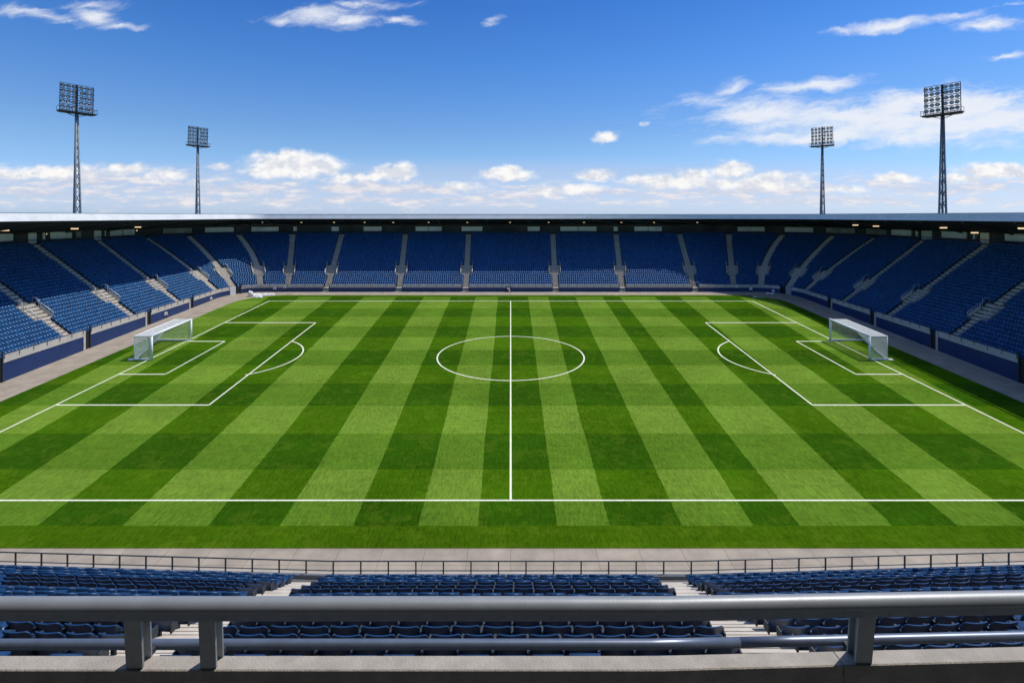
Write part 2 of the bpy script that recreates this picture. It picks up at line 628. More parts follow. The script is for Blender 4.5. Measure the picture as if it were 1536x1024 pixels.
gl = []
for st in STANDS:
    pa, pb = st['pa'], st['pb']
    pm = (pa + pb) / 2
    base = B(pm, 0, gz(front(pm)[1]))
    T = thing('grandstand', (0, 0, 0), st['label'], 'grandstand', 'grandstands round the pitch')
    gl.append(T)
    ps = prange(pa, pb)
    # stepped terrace
    mb = MB()
    strip(mb, ps, lambda p: B(p, 0.16, rowz(p, 0)), lambda p: B(p, O_FIRST, rowz(p, 0)))
    for i in range(N_ROWS):
        oa, ob = O_FIRST + i * DROW, O_FIRST + (i + 1) * DROW
        strip(mb, ps, lambda p: B(p, oa, rowz(p, i)), lambda p: B(p, ob, rowz(p, i)))
        strip(mb, ps, lambda p: B(p, ob, rowz(p, i)), lambda p: B(p, ob, rowz(p, i + 1)))
    strip(mb, ps, lambda p: B(p, O_LAST, ZT), lambda p: B(p, 17.6, ZT))
    mb.build('terrace', M['terrace'], T)
    # rear wall with its pale window panels
    mb = MB()
    sweep(mb, ps, [(17.5, ZT - 0.1), (17.5, EYE - 2.5), (18.4, EYE - 2.5), (18.4, -1.3)])
    bw = mb.build('back_wall', M['darkwall'], T)
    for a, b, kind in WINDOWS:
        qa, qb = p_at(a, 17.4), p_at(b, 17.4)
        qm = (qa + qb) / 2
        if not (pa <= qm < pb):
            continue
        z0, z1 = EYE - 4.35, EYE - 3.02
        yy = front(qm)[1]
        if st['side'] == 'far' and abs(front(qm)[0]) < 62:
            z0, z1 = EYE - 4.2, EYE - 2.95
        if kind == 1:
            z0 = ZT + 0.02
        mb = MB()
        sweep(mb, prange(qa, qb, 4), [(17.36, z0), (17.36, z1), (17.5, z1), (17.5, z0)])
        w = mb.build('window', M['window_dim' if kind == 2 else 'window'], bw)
        mb = MB()
        nb = max(1, round((qb - qa) / 4.5))
        for k in range(nb + 1):
            q = qa + (qb - qa) * k / nb
            sweep(mb, [q - 0.06, q + 0.06], [(17.3, z0 - 0.03), (17.3, z1 + 0.03), (17.36, z1 + 0.03), (17.36, z0 - 0.03)])
        for zz in (z0 - 0.03, z1 + 0.0):
            sweep(mb, prange(qa - .06, qb + .06, 4), [(17.31, zz), (17.31, zz + .03), (17.358, zz + .03), (17.358, zz)])
        mb.build('frame', M['dark'], w)
    # sill rail behind the top row
    mb = MB()
    sweep(mb, ps, [(16.9, ZT + 0.62), (16.9, ZT + 0.74), (17.0, ZT + 0.74), (17.0, ZT + 0.62)])
    mb.build('rear_sill', M['terrace'], T)
    # stairs
    for a in AISLES:
        if not (pa - 0.6 <= a[0] < pb - 0.6 + (1.2 if st['side'] == 'right' else 0)):
            continue
        mb = MB()
        for i in range(N_ROWS):
            land = LAND0 <= i < LAND1
            for h in (0, 1, 2):
                oa = O_FIRST + (i + h / 3) * DROW
                ob = oa + DROW / 3
                pc = aisle_p(a, (oa + ob) / 2)
                hw = (LHW if land else HW) / mscale(pc, oa)
                z0 = rowz(pc, i) - 0.1
                z1 = rowz(pc, i) + 0.03 + (rowz(pc, 1) - rowz(pc, 0)) * h / 3
                mb.hexa([B(pc - hw, oa, z0), B(pc - hw, ob, z0), B(pc + hw, ob, z0), B(pc + hw, oa, z0),
                         B(pc - hw, oa, z1), B(pc - hw, ob, z1), B(pc + hw, ob, z1), B(pc + hw, oa, z1)])
        # foot: the slab down to the parapet
        pc = a[0]
        hw = HW / mscale(pc, 0.5)
        mb.hexa([B(pc - hw, 0.2, rowz(pc, 0) - .1), B(pc - hw, O_FIRST, rowz(pc, 0) - .1), B(pc + hw, O_FIRST, rowz(pc, 0) - .1), B(pc + hw, 0.2, rowz(pc, 0) - .1),
                 B(pc - hw, 0.2, rowz(pc, 0) + .03), B(pc - hw, O_FIRST, rowz(pc, 0) + .03), B(pc + hw, O_FIRST, rowz(pc, 0) + .03), B(pc + hw, 0.2, rowz(pc, 0) + .03)])
        stair = mb.build('stair', M['step'], T)
        # barriers beside the landing
        for sgn in (-1, 1):
            rail, panel = MB(), MB()
            def bp(i, h, sgn=sgn):
                o = O_FIRST + i * DROW
                pc = aisle_p(a, o)
                return B(pc + sgn * (LHW - 0.1) / mscale(pc, o), o, rowz(pc, i) + h)
            rail.tube([bp(LAND0, 0.05), bp(LAND0, 1.0), bp(LAND0 + 3.2, 0.95)], 0.045, 6)
            rail.tube([bp(LAND0, 0.62), bp(LAND0 + 3.2, 0.57)], 0.03, 6)
            rail.tube([bp(LAND0 + 3.2, 0.95), bp(LAND0 + 3.2, 0.02)], 0.045, 6)
            rail.tube([bp(LAND0 + 3.6, 0.02), bp(LAND0 + 3.6, 1.25)], 0.04, 6)
            rail.tube([bp(LAND0 + 3.6, 1.2), bp(LAND0 + 5.2, 0.95), bp(LAND0 + 5.2, 0.02)], 0.04, 6)
            far_side = (sgn > 0) == (a[0] < P5 / 2)
            if far_side or st['side'] == 'far':
                q = [bp(LAND0 + 0.05, 0.02), bp(LAND0 + 3.1, 0.02), bp(LAND0 + 3.1, 0.6), bp(LAND0 + 0.05, 0.6)]
                x, y, nx, ny = front(a[0])
                off = Vector((-ny * 0.05, nx * 0.05, 0))
                panel.hexa([Vector(q[0]) - off, Vector(q[1]) - off, Vector(q[2]) - off, Vector(q[3]) - off,
                            Vector(q[0]) + off, Vector(q[1]) + off, Vector(q[2]) + off, Vector(q[3]) + off])
            rail.build('landing_rail', M['palerail'], stair, True)
            if panel.v:
                panel.build('landing_panel', M['parapet'], stair)
    # front wall: blue boards between the gates, concrete parapet and thin railing over them
    cuts = [(g_ - (GATE_W if k != 'corner' else 2.6) / 2, g_ + (GATE_W if k != 'corner' else 2.6) / 2, k) for g_, k in GATES]
    spans, c = [], pa
    for g0, g1, k in cuts:
        if g1 <= pa or g0 >= pb:
            continue
        if g0 > c:
            spans.append((c, g0))
        c = max(c, g1)
    if c < pb:
        spans.append((c, pb))
    for a, b in spans:
        q = prange(a, b)
        mb = MB()
        zb = lambda p: zf(p) - 0.22 - 0.0045 * (131 - front(p)[1])
        sweep(mb, q, [(0.0, lambda p: gz(front(p)[1]) - 0.3), (0.0, lambda p: zb(p) - 0.002), (0.3, lambda p: zb(p) - 0.002), (0.3, lambda p: gz(front(p)[1]) - 0.3)])
        fw = mb.build('front_wall', M['bluewall'], T)
        mb = MB()
        sweep(mb, q, [(-0.05, zb), (-0.05, lambda p: zf(p) + 0.50), (0.16, lambda p: zf(p) + 0.50), (0.16, zb)])
        mb.build('parapet', M['parapet'], fw)
        mb = MB()
        sweep(mb, q, [(-0.16, lambda p: zf(p) + 0.70), (-0.16, lambda p: zf(p) + 0.74), (-0.10, lambda p: zf(p) + 0.74), (-0.10, lambda p: zf(p) + 0.70)])
        n = max(1, int((b - a) / 2.0))
        for k in range(n + 1):
            p = a + 0.1 + (b - a - 0.2) * k / n
            mb.bar(B(p, -0.11, zf(p) + 0.05), B(p, -0.13, zf(p) + 0.71), 0.05)
        mb.build('front_railing', M['thinrail'], fw)
    for g0, g1, k in cuts:
        gm = (g0 + g1) / 2
        if not (pa - 0.01 <= gm < pb - 0.01 or (k == 'corner' and st['side'] == 'far' and abs(gm - pb) < .02)):
            continue
        zz0, zz1 = (lambda p: gz(front(p)[1]) - 0.1), (lambda p: zf(p) + 0.4)
        if k == 'far':
            mb = MB()
            q = [g0 + 0.01, g1 - 0.01]
            for j in range(5):   # short flight up to the terrace
                sweep(mb, q, [(0.1 + 0.2 * j, zz0), (0.1 + 0.2 * j, lambda p, j=j: gz(front(p)[1]) + 0.3 + (zf(p) - gz(front(p)[1]) - .65) * (j + 1) / 5),
                              (0.3 + 0.2 * j, lambda p, j=j: gz(front(p)[1]) + 0.3 + (zf(p) - gz(front(p)[1]) - .65) * (j + 1) / 5), (0.3 + 0.2 * j, zz0)])
            mb.build('gate_steps', M['step'], T)
            for e in (g0 - 0.06, g1 + 0.06):
                mb = MB()
                mb.bar(B(e, -0.09, gz(front(e)[1])), B(e, -0.09, zf(e) + 1.0), 0.1)
                mb.build('gate_post', M['thinrail'], T)
        else:
            d = 1 if gm < P5 / 2 else -1
            e0, e1 = (g0, g1) if d > 0 else (g1, g0)
            mb = MB()
            q = sorted([e0 + d * 0.02, e0 + d * 0.42])
            if k == 'corner':
                q = sorted([e0 + d * 0.02, e0 + d * 1.35])
            sweep(mb, q, [(-0.06, zz0), (-0.06, zz1), (0.2, zz1), (0.2, zz0)])
            mb.build('gate_pillar', M['palegate' if k == 'corner' else 'step'], T)
            mb = MB()
            q = sorted([q[1] + 0.01, e1 - 0.02]) if d > 0 else sorted([q[0] - 0.01, e1 + 0.02])
            sweep(mb, q, [(0.05, zz0), (0.05, lambda p: zf(p) + 0.25), (0.16, lambda p: zf(p) + 0.25), (0.16, zz0)])
            mb.build('gate', M['gate'], T)
            mb = MB()
            e = e1 - d * 0.1
            mb.bar(B(e, -0.02, gz(front(e)[1])), B(e, -0.02, zf(e) + 1.1), 0.16)
            mb.build('gate_post', M['dark'], T)
    # roof
    ta, tb = {'left': (0, 1.5), 'far': (1.5, 3.5), 'right': (3.5, 5)}[st['side']]
    ts = trange(ta, tb)
    mb = MB()
    o = 0
    for t in ts:
        mb.v += [roof_pt(t, 0), roof_pt(t, 1), roof_pt(t, 1, 0.9), roof_pt(t, 0.02, 1.0)]
    for i in range(len(ts) - 1):
        for k in range(4):
            a, b = i * 4 + k, i * 4 + (k + 1) % 4
            mb.f.append((a, b, b + 4, a + 4))
    mb.f += [(0, 1, 2, 3), tuple(4 * (len(ts) - 1) + k for k in (3, 2, 1, 0))]
    roof = mb.build('roof', M['soffit'], T)
    # fascia proud of the roof edge
    mb = MB()

    def fpt(t, dv, dz):
        x, y, z = roof_pt(t, 0)
        bx, by, _ = roof_pt(t, 1)
        l = math.hypot(bx - x, by - y)
        return (x + (x - bx) / l * dv, y + (y - by) / l * dv, z + dz)
    for t in ts:
        mb.v += [fpt(t, 0.40, -0.04), fpt(t, 0.60, -0.04), fpt(t, 0.06, 1.12), fpt(t, -0.14, 1.12)]
    for i in range(len(ts) - 1):
        for k in range(4):
            a, b = i * 4 + k, i * 4 + (k + 1) % 4
            mb.f.append((a, a + 4, b + 4, b))
    mb.f += [(3, 2, 1, 0), tuple(4 * (len(ts) - 1) + k for k in range(4))]
    mb.build('fascia', M['fascia'], roof)
    mb = MB()
    for t in ts:
        mb.v += [fpt(t, -0.12, 1.125), fpt(t, 0.10, 1.125), fpt(t, 0.10, 1.17), fpt(t, -0.12, 1.17)]
    for i in range(len(ts) - 1):
        for k in range(4):
            a, b = i * 4 + k, i * 4 + (k + 1) % 4
            mb.f.append((a, a + 4, b + 4, b))
    mb.f += [(3, 2, 1, 0), tuple(4 * (len(ts) - 1) + k for k in range(4))]
    mb.build('gutter', M['mast'], roof)
    nr = {'left': 12, 'far': 20, 'right': 12}[st['side']]
    for k in range(nr):
        t = ta + (tb - ta) * (k + 0.5) / nr
        mb = MB()
        mb.bar(roof_pt(t, 0.03, -0.16), roof_pt(t, 0.97, -0.16), 0.24, 0.3)
        mb.build('rafter', M['rafter'], roof)

# soffit lamps
LAMPS = [(7, 343), (65, 349), (112, 341), (165, 346), (207, 339), (243, 343.5), (289, 340), (202, 345), (346, 339), (349, 335),
         (1260, 340), (1288, 344), (1314, 337.5), (1283, 336), (1360, 346), (1415, 339.5), (1462, 347), (1534, 340)]
lamp0 = None
SIDE_N = {}
for px, py in LAMPS:
    u, v = (px - 766) / 800, -(py - 324) / 800
    D = (-0.7 + 69 * 0.1389) / (v + 0.1389 * abs(u))
    D = min(D, 86.0 / abs(u))
    x, y = u * D, D
    z = EYE - 0.7 - (abs(x) - 69) * 0.1389 - 0.02
    if y > 122:
        y = min(147.0, (-0.7 + 138.6 * 0.142) / (v + 0.142))
        x = u * y
        z = EYE - 0.7 - (y - 138.6) * 0.142 - 0.02
    side = 'left' if x < 0 else 'right'
    lab = f'small warm ceiling lamp glowing under the {side} stand roof'
    if lamp0 is None:
        lamp0 = thing('soffit_lamp', (x, y, z), lab, 'lamp', 'lamps under the left stand roof')
        mb = MB(); mb.box(-0.55, 0.55, -0.28, 0.28, -0.12, 0.0); mb.build('case', M['lampbox'], lamp0)
        mb = MB(); mb.box(-0.5, 0.5, -0.24, 0.24, -0.34, -0.122); mb.build('diffuser', M['lamp'], lamp0)
        o = lamp0
    else:
        o = copy_thing(lamp0)
        o.location = (x, y, z)
    tag(o, lab, 'lamp', f'lamps under the {side} stand roof')
for px in (393, 452, 501, 547, 590, 643, 701, 765, 823, 876, 932, 981, 1046, 1133):
    u = (px - 766) / 800
    D = 143.0
    o = copy_thing(lamp0)
    o.location = (u * D, D, EYE - 0.7 - (D - 136.6) * 0.1403 - 0.02)
    o.scale = (0.4, 0.5, 0.5)
    tag(o, 'tiny ceiling lamp under the far stand roof', 'lamp', 'lamps under the far stand roof')


# ------------------------------------------------------------------ seats
def seat_unit():
    """a low seat in local axes: x along the row, y away from the pitch, z up"""
    v = []

    def b(x0, x1, y0, y1, z0, z1, dy):
        v.extend([(x0, y0, z0), (x1, y0, z0), (x1, y1, z0), (x0, y1, z0),
                  (x0, y0 + dy, z1), (x1, y0 + dy, z1), (x1, y1 + dy, z1), (x0, y1 + dy, z1)])
    b(-0.235, 0.235, 0.10, 0.15, 0.36, 0.83, 0.09)        # back
    b(-0.225, 0.225, -0.24, 0.12, 0.36, 0.44, 0.0)        # pan
    b(-0.05, 0.05, -0.02, 0.08, 0.0, 0.36, 0.0)           # leg
    f = []
    for k in (0, 8, 16):
        f += [(k + 3, k + 2, k + 1, k), (k + 4, k + 5, k + 6, k + 7), (k, k + 1, k + 5, k + 4), (k + 1, k + 2, k + 6, k + 5),
              (k + 2, k + 3, k + 7, k + 6), (k + 3, k, k + 4, k + 7)]
    return np.array(v), np.array(f)


seat_places = []        # x, y, z, nx, ny (n points away from the pitch)
SP = 0.53
for i in range(N_ROWS):
    o = O_FIRST + (i + 0.52) * DROW
    land = LAND0 <= i < LAND1
    hw = (LHW if land else HW) + 0.06
    bounds = [P_START] + [aisle_p(a, o) for a in AISLES] + [P_END]
    for k in range(len(bounds) - 1):
        if bounds[k + 1] - bounds[k] < 0.5:
            continue
        ps = prange(bounds[k], bounds[k + 1], 4.0)
        pts = [B(p, o, 0) for p in ps]
        cum = [0.0]
        for a, b in zip(pts, pts[1:]):
            cum.append(cum[-1] + math.hypot(b[0] - a[0], b[1] - a[1]))
        l0 = hw if k > 0 else 0.2
        l1 = cum[-1] - (hw if k < len(bounds) - 2 else 0.2)
        n = int((l1 - l0) / SP)
        if n < 1:
            continue
        s0 = (l1 - l0 - n * SP) / 2
        for j in range(n):
            s = l0 + s0 + (j + 0.5) * SP
            p = float(np.interp(s, cum, ps))
            x, y, nx, ny = front(p)
            seat_places.append((x + nx * o, y + ny * o, rowz(p, i), nx, ny))

# ------------------------------------------------------------------ the near tier (the camera's own stand)
NSP = 0.6
SEAT_H = 0.61      # seat tops over their tread
ROWS_N = 17


def tier_dy(x):
    return 0.042 * max(0.0, abs(x) - 7.0)


def near_row(k):
    """distance of the seat backs of row k and height of their tops, row 0 at the front rail"""
    return 19.4 - 0.75 * k, EYE - 13.03 + 0.417 * k


def al(D):
    return -5.5 - 0.10 * D


def ar(D):
    return 3.5 + 0.124 * D


NT = thing('grandstand', (0, 0, 0), 'near stand of navy seats below the thick handrail, seen from above', 'grandstand', 'grandstands round the pitch')
xs = [-30, -26, -22, -18, -14, -10.5, -7, -3.5, 0, 3.5, 7, 10.5, 14, 18, 22, 26, 30]
mb = MB()
for k in range(ROWS_N + 1):
    D, z = near_row(k)
    z -= SEAT_H
    for xa, xb in zip(xs, xs[1:]):
        ya, yb = D + 0.42 + tier_dy(xa), D + 0.42 + tier_dy(xb)
        mb.quad((xa, ya - 0.75, z), (xb, yb - 0.75, z), (xb, yb, z), (xa, ya, z))
        mb.quad((xa, ya, z - 0.417), (xb, yb, z - 0.417), (xb, yb, z), (xa, ya, z))
D0, z0 = near_row(0)
z0 -= SEAT_H
for xa, xb in zip(xs, xs[1:]):
    for (d0, d1, za) in ((0.42, 1.5, EYE - 14.1),):
        mb.quad((xa, D0 + d0 + tier_dy(xa), za), (xb, D0 + d0 + tier_dy(xb), za), (xb, D0 + d1 + tier_dy(xb), za), (xa, D0 + d1 + tier_dy(xa), za))
mb.build('terrace', M['terrace'], NT)
mb = MB()     # front lip and the wall below it, down to the ground
for xa, xb in zip(xs, xs[1:]):
    ya, yb = D0 + 1.3 + tier_dy(xa), D0 + 1.3 + tier_dy(xb)
    zt_ = EYE - 13.96
    mb.hexa([(xa, ya, -1.3), (xb, yb, -1.3), (xb, yb + 0.25, -1.3), (xa, ya + 0.25, -1.3),
             (xa, ya, zt_), (xb, yb, zt_), (xb, yb + 0.25, zt_), (xa, ya + 0.25, zt_)])
mb.build('front_wall', M['concrete'], NT)
for fn, sl_, sr_ in ((al, 1.3, 0.66), (ar, 0.66, 1.25)):
    mb = MB()
    for k in range(ROWS_N):
        D, z = near_row(k)
        z -= SEAT_H
        for h in (0, 1):
            ya = D + 0.42 - 0.375 * h
            yb = ya - 0.375
            zz = z + 0.02 + (0.2 * h)
            ca, cb = fn(ya), fn(yb)
            mb.hexa([(cb - sl_, yb, z - 0.05), (cb + sr_, yb, z - 0.05), (ca + sr_, ya, z - 0.05), (ca - sl_, ya, z - 0.05),
                     (cb - sl_, yb, zz), (cb + sr_, yb, zz), (ca + sr_, ya, zz), (ca - sl_, ya, zz)])
            # pale nosing along the edge of each step
            mb.hexa([(ca - sl_, ya - 0.06, zz + 0.002), (ca + sr_, ya - 0.06, zz + 0.002), (ca + sr_, ya + 0.015, zz + 0.002), (ca - sl_, ya + 0.015, zz + 0.002),
                     (ca - sl_, ya - 0.06, zz + 0.015), (ca + sr_, ya - 0.06, zz + 0.015), (ca + sr_, ya + 0.015, zz + 0.015), (ca - sl_, ya + 0.015, zz + 0.015)])
    mb.build('stair', M['step'], NT)

# stand behind and over the camera: rear wall and roof
mb = MB(); mb.box(-40, 40, -14.5, -14, 0, EYE + 6.5); mb.build('back_wall', M['darkwall'], NT)
mb = MB(); mb.hexa([(-40, -15, EYE + 5), (40, -15, EYE + 5), (40, 0.8, EYE + 6.2), (-40, 0.8, EYE + 6.2),
                    (-40, -15, EYE + 5.6), (40, -15, EYE + 5.6), (40, 0.8, EYE + 6.8), (-40, 0.8, EYE + 6.8)])
mb.build('roof', M['soffit'], NT)
mb = MB(); mb.box(-40, 40, -14, 3.0, EYE - 4.6, EYE - 4.2); mb.build('deck', M['terrace'], NT)

# near seats: a seat with its parts
def near_seat():
    T = thing('stadium_seat', (0, 0, 0), 'x', 'seat')
    # backrest shell, faces +y (the pitch), leaning back
    nu, nv = 10, 5
    mb = MB()

    def pt(u, v, s):
        w = 0.262 * (1 - 0.10 * max(0, v - 0.82) / 0.18 * (abs(u) ** 6)) - 0.012 * (1 - v)
        z = 0.40 + 0.46 * v - 0.045 * max(0, abs(u) - 0.75) ** 2 * 16 * (v ** 6)
        y = 0.055 * u * u - 0.10 * v - (0.022 if s else 0.0) - (0.008 * (1 - abs(u) ** 3) if s else 0)
        return (u * w, y + 0.05, z)
    front_, back_ = [], []
    for s in (0, 1):
        for j in range(nv + 1):
            for i in range(nu + 1):
                mb.v.append(pt(-1 + 2 * i / nu, j / nv, s))
    W = nu + 1
    K = W * (nv + 1)
    for j in range(nv):
        for i in range(nu):
            a = j * W + i
            mb.f.append((a + 1, a, a + W, a + W + 1))
            mb.f.append((K + a, K + a + 1, K + a + W + 1, K + a + W))
    for i in range(nu):
        mb.f.append((i, i + 1, K + i + 1, K + i))
        a = nv * W + i
        mb.f.append((a + 1, a, K + a, K + a + 1))
    for j in range(nv):
        a = j * W
        mb.f.append((a + W, a, K + a, K + a + W))
        a = j * W + nu
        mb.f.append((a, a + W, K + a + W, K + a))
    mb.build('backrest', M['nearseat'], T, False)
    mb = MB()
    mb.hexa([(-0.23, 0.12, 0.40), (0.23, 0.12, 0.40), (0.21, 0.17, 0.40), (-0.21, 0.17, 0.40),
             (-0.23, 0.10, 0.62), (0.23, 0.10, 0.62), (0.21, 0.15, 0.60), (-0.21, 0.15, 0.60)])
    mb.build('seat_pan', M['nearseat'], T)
    mb = MB()
    for sx in (-1, 1):
        mb.box(sx * 0.27 - 0.016, sx * 0.27 + 0.016, -0.01, 0.20, 0.36, 0.62)
    mb.box(-0.03, 0.03, 0.02, 0.09, 0.0, 0.42)
    mb.box(-0.286, 0.286, 0.04, 0.08, 0.36, 0.40)
    mb.build('bracket', M['dark'], T)
    return T


ORD = ('first second third fourth fifth sixth seventh eighth ninth tenth eleventh twelfth thirteenth fourteenth fifteenth sixteenth '
       'seventeenth eighteenth nineteenth twentieth twenty-first twenty-second twenty-third twenty-fourth twenty-fifth twenty-sixth '
       'twenty-seventh twenty-eighth twenty-ninth thirtieth').split()
cands, low = [], []
for k in range(ROWS_N):
    D, z = near_row(k)
    la, ra = al(D), ar(D)
    blocks = []
    c = []
    x = la - 0.55 - NSP / 2
    n = 0
    while x > -29:
        n += 1
        c.append((x, f'{ORD[min(n, 30) - 1]} left of the left aisle', n)); x -= NSP
    nm = int((ra - la - 1.1) / NSP)
    off = (ra - la - 1.1 - nm * NSP) / 2
    for j in range(nm):
        x = la + 0.55 + off + (j + 0.5) * NSP
        if j < nm / 2:
            c.append((x, f'{ORD[j]} right of the left aisle', j + 1))
        else:
            c.append((x, f'{ORD[nm - 1 - j]} left of the right aisle', nm - j))
    x = ra + 0.55 + NSP / 2
    n = 0
    while x < 29:
        n += 1
        c.append((x, f'{ORD[min(n, 30) - 1]} right of the right aisle', n)); x += NSP
    for x, lab, n in c:
        y = D + tier_dy(x)
        px = 766 + 800 * x / y
        rowlab = None
        if 10 <= k <= 14:
            rowlab = f'{ORD[14 - k]} row up from the concrete ledge'
        elif k <= 5:
            rowlab = ('row directly' if k == 5 else f'{ORD[5 - k]} row') + ' above the thick rail'
        if rowlab and -12 < px < 1548 and n <= 30:
            cands.append((y, x, z - SEAT_H, f'navy seat {lab}, {rowlab}'))
        else:
            low.append((x, y, z - SEAT_H))
cands.sort()
first = near_seat()
for i, (y, x, z, lab) in enumerate(cands):
    if i >= 300:
        low.append((x, y, z))
        continue
    o = first if i == 0 else copy_thing(first)
    o.location = (x, y + 0.1, z)
    ang = math.atan(0.042) * (1 if x > 7 else -1 if x < -7 else 0)
    o.scale = (1.08, 1, 0.7)
    o.rotation_euler = (random.uniform(-0.02, 0.02), random.uniform(-0.012, 0.012), ang + random.uniform(-0.03, 0.03))
    tag(o, lab, 'seat', 'navy seats of the near stand')

# every other seat: too many to count
SV, SF = seat_unit()
P = np.array(seat_places)
nfar = len(P)
Lw = np.array([(x, y, z, 0.0, -1.0) for x, y, z in low])
Lw[:, 1] += 0.2
A = np.vstack([P, Lw])
n = len(A)
jit = rng.normal(0, 0.012, (n, 1))
loc = np.repeat(SV[None], n, 0).copy()
loc[:, :, 1] += jit
loc[nfar:, :, 0] *= 1.12
loc[nfar:, :, 2] *= 0.72
tilt = rng.normal(0, 0.02, (n, 1))
loc[:, :, 1] += loc[:, :, 2] * tilt
loc[:, :, 2] += rng.normal(0, 0.006, (n, 1))
nx, ny = A[:, 3:4], A[:, 4:5]
tx, ty = ny, -nx
Vx = A[:, 0:1] + loc[:, :, 0] * tx + loc[:, :, 1] * nx
Vy = A[:, 1:2] + loc[:, :, 0] * ty + loc[:, :, 1] * ny
Vz = A[:, 2:3] + loc[:, :, 2]
V = np.stack([Vx, Vy, Vz], -1).reshape(-1, 3)
nvs = len(SV)
F = (SF[None] + (np.arange(n) * nvs)[:, None, None]).reshape(-1, 4)
me = bpy.data.meshes.new('stadium_seats')
me.vertices.add(len(V))
me.vertices.foreach_set('co', V.astype(np.float32).ravel())
me.loops.add(len(F) * 4)
me.loops.foreach_set('vertex_index', F.astype(np.int32).ravel())
me.polygons.add(len(F))
me.polygons.foreach_set('loop_start', np.arange(0, len(F) * 4, 4, dtype=np.int32))
me.polygons.foreach_set('loop_total', np.full(len(F), 4, dtype=np.int32))
me.materials.append(M['seat'])
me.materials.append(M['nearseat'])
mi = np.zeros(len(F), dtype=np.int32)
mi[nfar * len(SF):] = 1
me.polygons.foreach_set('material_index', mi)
fade = np.clip(rng.normal(0.42, 0.16, n), 0, 1)
at_ = me.attributes.new('fading', 'FLOAT', 'FACE')
at_.data.foreach_set('value', np.repeat(fade, len(SF)).astype(np.float32))
me.update()
me.validate()
so = bpy.data.objects.new('stadium_seats', me)
COL.objects.link(so)
tag(so, 'thousands of blue plastic seats filling the rows of the stands', 'seats', kind='stuff')
print('seats', n, 'far', nfar, 'individual', min(300, len(cands)), 'cands', len(cands))

# low railing along the front of the near tier
RT = thing('railing', (0, D0 + 1.42, EYE - 14.08), 'long thin grey railing along the front of the near seats', 'railing')
zb = z0 + 0.12
pts = [(x, 1.0 * 0 + tier_dy(x), 0.12 + 0.50) for x in np.linspace(-30, 30, 61)]
mb = MB(); mb.tube(pts, 0.026, 8); mb.build('top_rail', M['thinrail'], RT, True)
mb = MB(); mb.tube([(p[0], p[1], 0.12 + 0.13) for p in pts], 0.018, 6); mb.build('lower_rail', M['thinrail'], RT, True)
k = 0
x = -29.5
pm = None
while x < 29.6:
    if pm is None:
        mb = MB(); mb.bar((0, 0, 0.12), (0, 0, 0.615), 0.05, 0.04); pm = mb.build('post', M['thinrail'], RT); o = pm
    else:
        o = pm.copy(); COL.objects.link(o)
    o.location = (x, tier_dy(x), 0)
    x += 1.075

# ------------------------------------------------------------------ concrete ledge and the thick handrail before the camera
def bend(x):
    return 0.030 * max(0.0, x - 0.9)


PAR = thing('ledge', (0, 3.2, EYE - 2.722), 'pale concrete ledge right under the thick handrail', 'ledge')
XJ = 2.02
for xa, xb in ((-6.0, XJ - 0.003), (XJ + 0.003, 6.0)):
    mb = MB()
    q = sorted({xa, xb} | {v for v in np.linspace(-6, 6, 25) if xa < v < xb} | ({0.9} if xa < 0.9 < xb else set()))
    prof = [(0.0, -1.5), (0.0, -0.006), (0.006, 0.0), (0.104, 0.0), (0.11, -0.006), (0.11, -1.5)]
    for x in q:
        for yy, zz in prof:
            mb.v.append((x, yy + bend(x), zz))
    m_ = len(prof)
    for i in range(len(q) - 1):
        for j in range(m_):
            a, b = i * m_ + j, i * m_ + (j + 1) % m_
            mb.f.append((a, a + m_, b + m_, b))
    mb.f += [tuple(range(m_)), tuple((len(q) - 1) * m_ + j for j in range(m_ - 1, -1, -1))]
    mb.build('block', M['ledge'], PAR)

HR = thing('handrail', (0, 3.25, EYE - 2.722), 'thick grey metal handrail on flanged posts nearest to the camera', 'handrail')
ZL = -2.722
RY = 3.12 - 3.25
rz = -2.279 - ZL
xq = [-6, -3, -1, 0, 0.6, 0.9, 1.2, 2, 3, 6]
mb = MB(); mb.tube([(x, RY + bend(x) * 0.8, rz) for x in xq], 0.048, 32); mb.build('top_rail', M['rail'], HR, True)
mb = MB()
for xa, xb in zip(xq, xq[1:]):
    ya, yb = RY + bend(xa) * 0.8, RY + bend(xb) * 0.8
    mb.hexa([(xa, ya - 0.046, rz - 0.055), (xb, yb - 0.046, rz - 0.055), (xb, yb + 0.046, rz - 0.055), (xa, ya + 0.046, rz - 0.055),
             (xa, ya - 0.046, rz - 0.012), (xb, yb - 0.046, rz - 0.012), (xb, yb + 0.046, rz - 0.012), (xa, ya + 0.046, rz - 0.012)])
mb.build('under_bar', M['post'], HR)
lz = -2.735 - ZL
for xa, xb in ((-6, 1.47), (1.476, 6)):
    q = sorted([v for v in np.linspace(xa, xb, 14)] + ([0.9] if xa < 0.9 < xb else []))
    mb = MB(); mb.tube([(v, 0.16 + bend(v) * 0.9, lz) for v in q], 0.029, 20); mb.build('lower_rail', M['bluerail'], HR, True)


